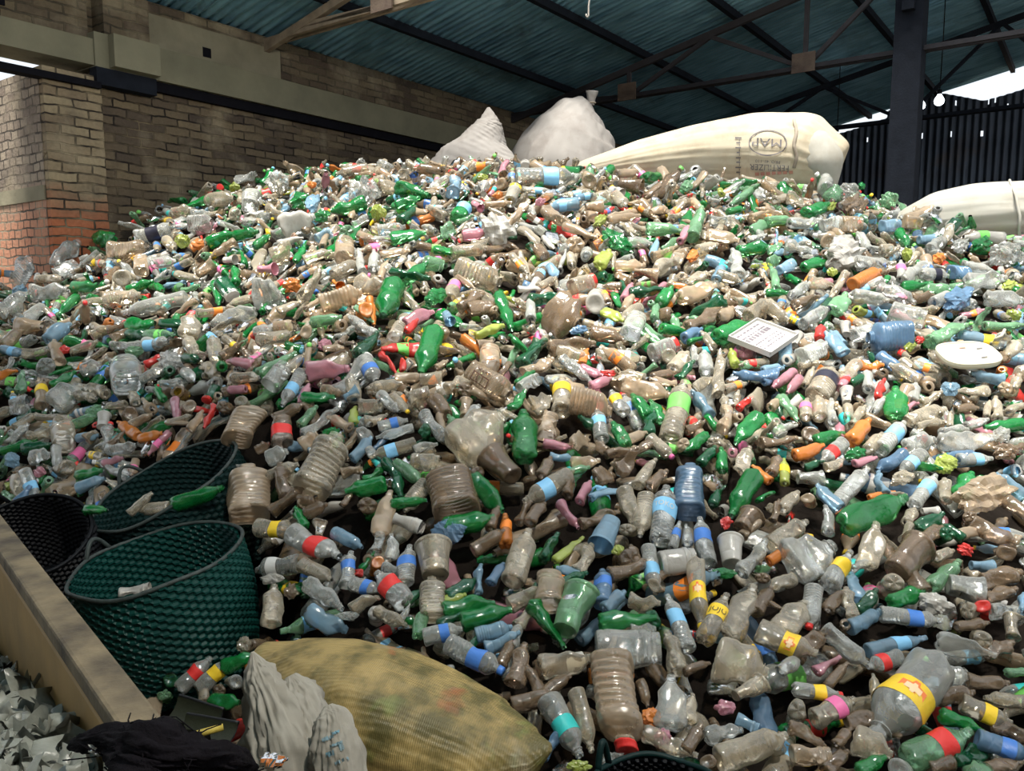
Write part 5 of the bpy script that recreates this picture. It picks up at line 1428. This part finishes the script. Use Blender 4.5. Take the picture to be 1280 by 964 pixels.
root = thing('mesh_sack', 'bulging golden yellow mesh sack with green stains in the foreground', 'sack', b)
geo = sack_body(S, [.03, .085, .14, .17, .165, .125, .055, .01], [.025, .075, .125, .150, .130, .085, .035, .008], rs, nu=170, nv=120, wr=.05, lump=.085, flow=9, upv=(0, -.25, 1))
sack_obj(root, 'sack_body', geo, M_GOLD, b)
# rolled hem along the mouth
a = np.linspace(-.2, 2.2, 16)
bv2 = bvh_of(*geo)
pts = []
for (u, v) in ((333, 790), (345, 780), (362, 774), (380, 771), (400, 770), (420, 768)):
    d = nrm(ray(u, v + 4)); h = bv2.ray_cast(Vector(CAM), Vector(d))
    if h[0] is not None: pts.append(np.array(h[0]) - b)
if len(pts) > 3: G().add(*tube(pts, .008, 8)).obj('hem', M_GOLD, root)

# torn white sack
M_TORN = sack_cloth('torn_white_sack_cloth', (.36, .34, .29), (.15, .13, .10), streak=.3, weave=900)
rs = np.random.default_rng(44)
b = at(370, 930, 1.4)
root = thing('torn_sack', 'torn crumpled white sack with blue print standing against the golden sack', 'sack', b)
def fold_piece(name, pts, ra, rb, seed, wr=.46, twist=.8):
    rs = np.random.default_rng(seed)
    geo = sack_body([at(*q) for q in pts], ra, rb, rs, nu=90, nv=72, wr=wr, lump=.22, flow=7, upv=(0, -1, .2), twist=twist)
    return sack_obj(root, name, geo, M_TORN, b), geo


fold_piece('torn_mouth', [(368, 1040, 1.34), (362, 985, 1.36), (350, 925, 1.40), (332, 868, 1.44), (321, 838, 1.46), (315, 815, 1.47)], [.095, .10, .085, .055, .034, .004], [.05, .055, .05, .035, .02, .004], 51)
fold_piece('side_fold', [(395, 1030, 1.36), (392, 975, 1.38), (384, 915, 1.42), (372, 868, 1.45), (362, 845, 1.46)], [.055, .06, .06, .05, .012], [.04, .045, .045, .035, .01], 52, .4)
fo, geo = fold_piece('printed_fold', [(430, 1040, 1.30), (426, 990, 1.32), (420, 935, 1.35), (414, 895, 1.38), (410, 882, 1.39)], [.05, .055, .05, .035, .01], [.035, .04, .04, .025, .008], 53, .3)
M_BLUEP = plain('blue_print', (.04, .22, .32), rough=.7, var=.4, dark=(.25, .27, .26))
bv3 = bvh_of(*geo)
V2, T2 = [], []
for (x, y, w_, h_) in ((-10, 14, 14, 5), (-4, 4, 18, 4), (-12, -6, 12, 7), (6, -4, 8, 12), (-6, -18, 20, 5), (4, 18, 9, 4)):
    n_ = 5
    for i in range(n_):
        k0 = len(V2); xa, xb = x + w_ * i / n_, x + w_ * (i + .8) / n_
        V2 += [(xa, y), (xb, y + 1), (xb, y + h_), (xa, y + h_ - 1)]; T2 += [[k0, k0 + 1, k0 + 2], [k0, k0 + 2, k0 + 3]]
stamp('printed_mark', np.array(V2, float), np.array(T2), 418, 938, 1, M_BLUEP, fo, bv3, b, 20, lift=.003, dflt=1.38)['label'] = 'faded blue print'
w = crumple(rs, .05, .04, .03, 16, 12)
o = G().add(w[0], w[1]).obj('plastic_wrapper', PETM['or'], smooth=False); o.location = at(340, 952, 1.24)
tag(o, 'orange crumpled wrapper in the mouth of the torn white sack', 'wrapper', GROUPS['f'])

# ------------------------------------------------------------------ baskets of woven green plastic band
M_BASK = plain('green_basket_band', (.002, .045, .037), rough=.5, var=.4, scale=8, bump=.15, dark=(.001, .025, .022), spec=.25)
M_BASKD = plain('dark_basket_band', (.002, .018, .017), rough=.55, var=.35, scale=8, bump=.15, dark=(.002, .01, .01), spec=.2)
M_BASKK = plain('black_basket_band', (.005, .006, .008), rough=.55, var=.3, bump=.15, spec=.2)
M_ROPE = plain('basket_rim_binding', (.045, .060, .055), rough=.6, var=.4, scale=60, dark=(.015, .02, .02))


def basket(idx, label, mat, rim_mat):
    (c, a, r1, r0, h) = BASKETS[idx]
    X = rot_to(a, [1, 0, 0])
    base = c - a * h
    root = thing('woven_basket', label, 'basket', base, 'woven plastic baskets')
    nz, nf = 64, 216
    zz = np.linspace(0, 1, nz)
    ph = np.arange(nf) / nf * 2 * math.pi
    bul = r0 + (r1 - r0) * zz + .022 * np.sin(zz * math.pi)
    ii, jj = np.meshgrid(np.arange(nz), np.arange(nf), indexing='ij')
    wv = np.where(((ii // 2) + (jj // 3)) % 2 == 0, 1, -1) * .0035
    rr = bul[:, None] + wv
    V = np.stack([rr * np.cos(ph), rr * np.sin(ph), zz[:, None] * h + 0 * rr], -1).reshape(-1, 3)
    rr2 = bul[:, None] - .012 - wv
    Vi = np.stack([rr2 * np.cos(ph), rr2 * np.sin(ph), zz[:, None] * h + 0 * rr], -1).reshape(-1, 3)
    q = grid_q(nz, nf, True)
    g = G().add(V @ X.T, q).add(Vi @ X.T, q[:, ::-1])
    g.obj('basket_wall', mat, root, smooth=False)
    n = 90
    a_ = np.arange(n + 1) / n * 2 * math.pi
    wob = 1 + .012 * np.sin(3 * a_) + .008 * np.sin(7 * a_)
    P = np.stack([r1 * wob * np.cos(a_), r1 * wob * np.sin(a_), h + .004 * np.sin(5 * a_)], 1)
    G().add(*tube(P @ X.T, .0062 + .0018 * np.sin(a_ * 45), 8)).obj('rim', rim_mat, root)
    k = np.arange(60) / 60 * 2 * math.pi
    V, Q = rev([(.0, 0), (.0, r0 * .98), (.012, r0 * .98), (.012, 0)], 1, 1, 60)
    G().add(V @ X.T, Q).obj('bottom', mat, root, smooth=False)
    for s in ((2.5,) if idx != 0 else (2.75,)):
        aa = np.linspace(s - .18, s + .18, 12); t_ = np.linspace(0, math.pi, 12)
        P = np.stack([r1 * 1.02 * np.cos(aa), r1 * 1.02 * np.sin(aa), h + .055 * np.sin(t_)], 1)
        G().add(*tube(P @ X.T, .007, 8)).obj('handle', rim_mat, root)
    return root


basket(0, 'big green woven basket tilted over beside the wooden board', M_BASK, M_ROPE)
basket(1, 'dark green woven basket behind the big green one with bottles at its edge', M_BASKD, M_ROPE)
basket(2, 'black woven basket at the wooden board with a dark empty mouth', M_BASKK, M_BASKK)
basket(3, 'black basket standing among the nearest bottles below the red capped brown bottle', M_BASKK, M_BASKD)
rs = np.random.default_rng(2)
M_TIN = plain('dull_tin', (.50, .47, .42), rough=.4, var=.4, metal=.4, scale=25)
parts, df = container('t', .085, .026, .9, rs, None, None)
o = link('tin_can', build_mesh('tin_can', parts[0][1], parts[0][2], [], [M_TIN]))
p = at(150, 744, 2.30); Mx = rot_to([.95, .2, .12], [0, 0, 1])
o.matrix_world = Matrix(np.vstack([np.column_stack([Mx, p]), [0, 0, 0, 1]]).tolist())
tag(o, 'small crushed tin can inside the big green basket', 'can')

# ------------------------------------------------------------------ wooden bin with plastic flakes
ZBD = 1.02
ra, rb_ = at_z(0, 641, ZBD), at_z(235, 935, ZBD)
la, lb_ = at_z(0, 694, ZBD), at_z(151, 908, ZBD)
dirb = nrm((rb_ - ra)[:2].tolist() + [0]); nb = np.array([-dirb[1], dirb[0], 0.])
if nb @ (la - ra) < 0: nb = -nb
wd = abs((la - ra) @ nb) * .5 + abs((lb_ - rb_) @ nb) * .5
M_WOODT = plain('weathered_plank', (.21, .165, .10), rough=.8, var=.6, scale=11, bump=.5, bscale=35, dark=(.06, .048, .034))
M_WOODI = plain('yellow_board', (.40, .25, .09), rough=.6, var=.35, scale=6, bump=.2, bscale=20, dark=(.19, .13, .055))


def bbox(p, along0, along1, n0, n1, z0, z1):
    out = []
    for z in (z0, z1):
        for (a_, n_) in ((along0, n0), (along1, n0), (along1, n1), (along0, n1)):
            q = p + dirb * a_ + nb * n_; out.append([q[0], q[1], z])
    return np.array(out)


org = ra.copy(); org[2] = .4
root = thing('wooden_bin', 'open wooden bin side of weathered plank and yellow board', 'bin', org)
lenb = np.linalg.norm(rb_ - ra)
def bin_part(nm, m_, *bs):
    g = G()
    for b_ in bs: g.add(b_ - org, BOXQ)
    o = g.obj(nm, m_, root, smooth=False)
    bv_ = o.modifiers.new('edge', 'BEVEL'); bv_.width = .006; bv_.segments = 2
    return o
bin_part('top_plank', M_WOODT, bbox(ra, -.3, lenb + .35, 0, wd, ZBD - .035, ZBD))
bin_part('side_board', M_WOODI, bbox(ra, -.3, lenb + .35, wd * .42, wd * .98, .35, ZBD - .036))
bin_part('outer_board', M_WOODT, bbox(ra, -.3, lenb + .35, .008, wd * .40, .35, ZBD - .036))
bin_part('corner_post', M_WOODT, bbox(ra, -.35, -.25, -.03, wd + .03, .0, ZBD - .04), bbox(ra, lenb + .36, lenb + .46, -.03, wd + .03, .0, ZBD - .04))
bin_part('bin_bottom', M_WOODT, bbox(ra, -.3, lenb + .3, wd, wd + .9, .33, .38))
# the flakes
rs = np.random.default_rng(77)
g = G()
M_FLAKE = plain('flake_plastic', (.24, .25, .215), rough=.3, var=.35, scale=30, bump=.2, spec=.35)
nfl = 3000
A_ = rs.uniform(-.25, lenb + .25, nfl); B_ = wd + .012 + rs.uniform(0, 1, nfl) ** 1.3 * .62
nzv = Noise(rs, 9, 6)
def _zb(u, v):
    d = ray(u, v); k = ((ra + nb * wd - CAM) @ nb) / (d @ nb); q = CAM + d * k
    return (q - ra) @ dirb, q[2]
(fa0, fz0), (fa1, fz1) = _zb(0, 815), _zb(90, 925)
fl = lambda a: np.clip(fz0 + (fz1 - fz0) * (a - fa0) / (fa1 - fa0), .45, .95)
base_h = fl(A_) + .10 * np.clip((B_ - wd) / .4, 0, 1)
for i in range(nfl):
    p = ra + dirb * A_[i] + nb * B_[i]
    h_ = base_h[i] + .035 * nzv(np.array([[p[0], p[1], 0]]))[0] + rs.uniform(-.035, .02)
    s = rs.uniform(.010, .032)
    X = rot_to(rs.normal(size=3) + [0, 0, 1.2], rs.normal(size=3))
    u_ = np.linspace(-1, 1, 6); UU, VV = np.meshgrid(u_, u_, indexing='ij')
    W = .9 * rs.uniform(-1, 1) * UU ** 2 + .8 * rs.uniform(-1, 1) * UU * VV + .5 * rs.normal() * np.sin(3 * VV + rs.uniform(0, 6)) + .3 * np.sin(4 * UU + rs.uniform(0, 6))
    V = np.stack([UU * s * (1 + .25 * rs.normal() * VV), VV * s * rs.uniform(.5, 1), W * s], -1).reshape(-1, 3)
    g.add(V @ X.T + [p[0], p[1], h_], grid_q(6, 6))
ga = np.linspace(-.28, lenb + .3, 30); gb = np.linspace(wd + .003, wd + .66, 20)
AA, BB = np.meshgrid(ga, gb, indexing='ij')
Pz = fl(AA) - .03 + .10 * np.clip((BB - wd) / .4, 0, 1)
PP = ra + AA[..., None] * dirb + BB[..., None] * nb; PP[..., 2] = Pz
g.add(PP.reshape(-1, 3), grid_q(30, 20))
o = g.obj('plastic_flakes', M_FLAKE, smooth=True)
tag(o, 'loose pale shredded plastic filling the wooden bin', 'shredded plastic', kind='stuff')

# black cloth bundle over the plank
M_CLOTH = plain('black_cloth', (.006, .005, .007), rough=.9, var=.3, bump=.9, bscale=45, spec=.1)
rs = np.random.default_rng(6)
b = at(190, 930, 1.12)
root = thing('black_cloth', 'black ragged cloth bundle draped over the end of the plank', 'cloth', b)
S = [at_z(88, 933, 1.0), at_z(110, 928, 1.03), at_z(140, 922, 1.045), at_z(165, 930, 1.05), at_z(188, 934, 1.055), at_z(215, 946, 1.05), at_z(250, 952, 1.03), at_z(290, 960, .99), at_z(318, 964, .96)]
geo = sack_body(S, [.006, .018, .022, .026, .036, .034, .036, .03, .008], [.006, .016, .018, .022, .034, .030, .030, .026, .008], rs, nu=120, nv=56, wr=.55, lump=.3, flow=12)
sack_obj(root, 'folded_roll', geo, M_CLOTH, b)
geo = sack_body([at_z(140, 930, 1.03), at_z(185, 950, 1.05), at_z(225, 975, 1.02), at_z(290, 985, .96)], [.02, .05, .065, .04], [.015, .045, .05, .03], rs, nu=80, nv=56, wr=.5, lump=.3, flow=11)
V_ = geo[0][rs.integers(0, len(geo[0]) - 2, 130)]
sack_obj(root, 'hanging_end', geo, M_CLOTH, b)
g = G()
for q in V_:
    e = rs.normal(size=3) * [.02, .02, .012] + [0, 0, .006]
    g.add(*tube([q - b, q - b + e * .5 + rs.normal(size=3) * .004, q - b + e], .0009, 4))
g.obj('frayed_threads', M_CLOTH, root)
w = crumple(rs, .035, .022, .015, 16, 12, .35)
o = G().add(w[0], w[1]).obj('plastic_wrapper', PETM['wh'], smooth=False); o.location = at_z(126, 937, 1.03); o.rotation_euler = (.3, .5, .6)
tag(o, 'small white wrapper caught on the black cloth bundle', 'wrapper', GROUPS['f'])

# dark cut trays and the yellow stick at the basket's foot
M_TRAY = plain('black_rubber', (.014, .015, .018), rough=.45, var=.3, bump=.2)
M_TRAYI = plain('olive_rubber', (.022, .026, .014), rough=.6, var=.3)


def tray(c, r, L, yaw, tilt, label):
    root = thing('cut_tray', label, 'tray', c, 'black cut trays by the green basket')
    ph = np.linspace(-.25, math.pi * .86, 22); xs = np.linspace(-.5, .5, 14) * L
    X, P = np.meshgrid(xs, ph, indexing='ij')
    rr = r * (1 + .12 * np.sin(X / L * 3.1))
    V = np.stack([X, -np.cos(P) * rr, -np.sin(P) * rr * .75 + .04 * np.cos(P * 2) * r], -1).reshape(-1, 3)
    Vi = V * [1, .93, .90]
    q = grid_q(14, 22)
    Mr = np.array(Matrix.Rotation(yaw, 3, 'Z') @ Matrix.Rotation(tilt, 3, 'X'))
    g = G().add(V @ Mr.T, q)
    g.obj('tray_shell', M_TRAY, root)
    G().add(Vi @ Mr.T, q[:, ::-1]).obj('tray_lining', M_TRAYI, root)
    e = [V[i * 22] for i in range(14)]
    G().add(*tube(np.array(e) @ Mr.T, .004, 8)).obj('tray_edge', M_TRAY, root)


tray(at(222, 886, 1.72), .075, .15, 2.75, .5, 'black curved cut tray nearest the green basket')
tray(at(244, 903, 1.62), .065, .14, 2.9, .6, 'black curved cut tray nearer the yellow stick')
g = G().add(*tube([at(226, 924, 1.52), at(250, 917, 1.52), at(279, 909, 1.54)], [.007, .0075, .007], 10))
tag(g.obj('yellow_stick', plain('yellow_paint', (.52, .40, .07), rough=.6, var=.4, scale=40)), 'thin yellow stick lying below the black cut trays', 'stick')

# ------------------------------------------------------------------ two flat pieces on the heap
M_LID = plain('old_white_plastic', (.52, .51, .40), rough=.5, var=.25, scale=12, bump=.25, bscale=30, dark=(.36, .33, .23))
c = hit(1210, 444, .07); nn_ = nrm(slope_n(c[0], c[1]) + [0, -.15, .3]); X = rot_to(nn_, [1, 0.1, 0])
root = thing('tub_lid', 'large oval white tub lid lying flat on the right slope', 'lid', c)
def oval(prof, seg=48, sx=1.0, sy=.72, sq=.25):
    V, Q = rev(prof, 1, 1, seg, sq=sq)
    return (V * [sx, sy, 1]) @ X.T, Q
kx = 37 / 1000 * (c - CAM)[1]
V, Q = oval([(-.012, kx * .97), (-.004, kx), (.006, kx), (.010, kx * .95), (.004, kx * .90), (.004, 0)])
G().add(V, Q).obj('lid_panel', M_LID, root)
V, Q = oval([(.003, kx * .99), (.012, kx * 1.01), (.014, kx * .96), (.008, kx * .93)])
G().add(V, Q).obj('lid_rim', M_LID, root)
for k, (x0, y0) in enumerate(((.45, .25), (.3, -.3), (-.1, .35))):
    P = np.array([[x0, y0], [x0 + .22, y0 + .02], [x0 + .22, y0 + .08], [x0, y0 + .06]]) * kx
    G().add(np.column_stack([P, np.full(4, .0075)]) @ X.T, [[0, 1, 2, 3]]).obj('moulded_mark', M_INKR if k == 2 else M_INK, root, smooth=False)
a_ = np.linspace(0, 1, 8)
G().add(*tube([hit(1243, 424, .10) - c, hit(1252, 420, .12) - c, hit(1256, 412, .13) - c], .006, 6)).obj('wire_tab', M_LID, root)

M_CARD = plain('white_card', (.52, .51, .49), rough=.6, var=.15, scale=20, bump=.1, dark=(.42, .40, .37))
cs = [hit(u, v, .06) for u, v in ((920, 420), (958, 396), (988, 424), (950, 446))]
cc = sum(cs) / 4
e1 = nrm(cs[1] - cs[0]); nn_ = nrm(np.cross(e1, cs[3] - cs[0])); nn_ = nn_ if nn_[2] > 0 else -nn_
e2 = np.cross(nn_, e1)
w1 = .5 * (np.linalg.norm(cs[1] - cs[0]) + np.linalg.norm(cs[2] - cs[3])); w2 = .5 * (np.linalg.norm(cs[3] - cs[0]) + np.linalg.norm(cs[2] - cs[1]))
E = np.stack([e1, e2, nn_], 1)
root = thing('printed_card', 'white printed card tray with rows of grey text on the right slope', 'card', cc)
G().add(box_v(-w1 / 2, w1 / 2, -w2 / 2, w2 / 2, -.012, .0) @ E.T, BOXQ).obj('card_face', M_CARD, root, smooth=False)
g = G()
for (x0, x1, y0, y1) in ((-.5, -.48, -.5, .5), (.48, .5, -.5, .5), (-.5, .5, -.5, -.48), (-.5, .5, .48, .5)):
    g.add(box_v(x0 * w1, x1 * w1, y0 * w2, y1 * w2, 0, .012) @ E.T, BOXQ)
g.obj('card_edge', M_CARD, root, smooth=False)
rs = np.random.default_rng(9); g = G()
sgn = -1 if (cs[3] - cs[0]) @ e2 > 0 else 1
for row, (yy, hh, nm) in enumerate(((.34, .05, 7), (.20, .05, 9), (.06, .10, 8), (-.10, .035, 10), (-.2, .035, 9), (-.3, .035, 8))):
    x = -.38
    for k in range(nm):
        wl = rs.uniform(.4, .9) * .76 / nm
        g.add(np.array([[x * w1, sgn * yy * w2, .001], [(x + wl) * w1, sgn * yy * w2, .001], [(x + wl) * w1, sgn * (yy + hh) * w2, .001], [x * w1, sgn * (yy + hh) * w2, .001]]) @ E.T, [[0, 1, 2, 3]])
        x += .78 / nm
for yy in (.16, -.02): g.add(np.array([[-.4 * w1, sgn * yy * w2, .001], [.4 * w1, sgn * yy * w2, .001], [.4 * w1, sgn * (yy + .012) * w2, .001], [-.4 * w1, sgn * (yy + .012) * w2, .001]]) @ E.T, [[0, 1, 2, 3]])
g.obj('printed_rows', plain('faint_grey_print', (.17, .15, .17), rough=.7), root, smooth=False)['label'] = 'grey printed rows'
# ------------------------------------------------------------------ daylight and the added lamp
w = bpy.data.worlds.new('sky'); SC.world = w; w.use_nodes = True
bg = w.node_tree.nodes['Background']
bg.inputs[0].default_value = (.86, .93, 1.0, 1); bg.inputs[1].default_value = SKY
sd = bpy.data.lights.new('sun', 'SUN'); so = bpy.data.objects.new('sun', sd); COL.objects.link(so)
sd.energy = SUN; sd.angle = R(SUN_ANG); sd.color = (1.0, .95, .86)
d = Vector((math.sin(R(SUN_AZ)) * math.cos(R(SUN_EL)), math.cos(R(SUN_AZ)) * math.cos(R(SUN_EL)), -math.sin(R(SUN_EL))))
so.rotation_euler = d.to_track_quat('-Z', 'Y').to_euler()
so.location = (0, -8, 8)
ld = bpy.data.lights.new('fill_lamp', 'POINT'); lo = bpy.data.objects.new('fill_lamp', ld); COL.objects.link(lo)
ld.energy = LAMP; ld.color = (1.0, .93, .82); ld.shadow_soft_size = .06; lo.location = (.7, .55, 3.75)     # added lamp out of view, brings glints and light to the lower heap
vs = SC.view_settings
SC.display_settings.display_device = 'sRGB'
vs.view_transform = 'Standard'; vs.look = 'None'; vs.exposure = EXPO; vs.gamma = 1.0; vs.use_curve_mapping = False
SC.cycles.max_bounces = 8; SC.cycles.diffuse_bounces = 4; SC.cycles.glossy_bounces = 2; SC.cycles.transmission_bounces = 2
SC.cycles.transparent_max_bounces = 10
SC.cycles.use_denoising = True
SC.cycles.sample_clamp_indirect = 4
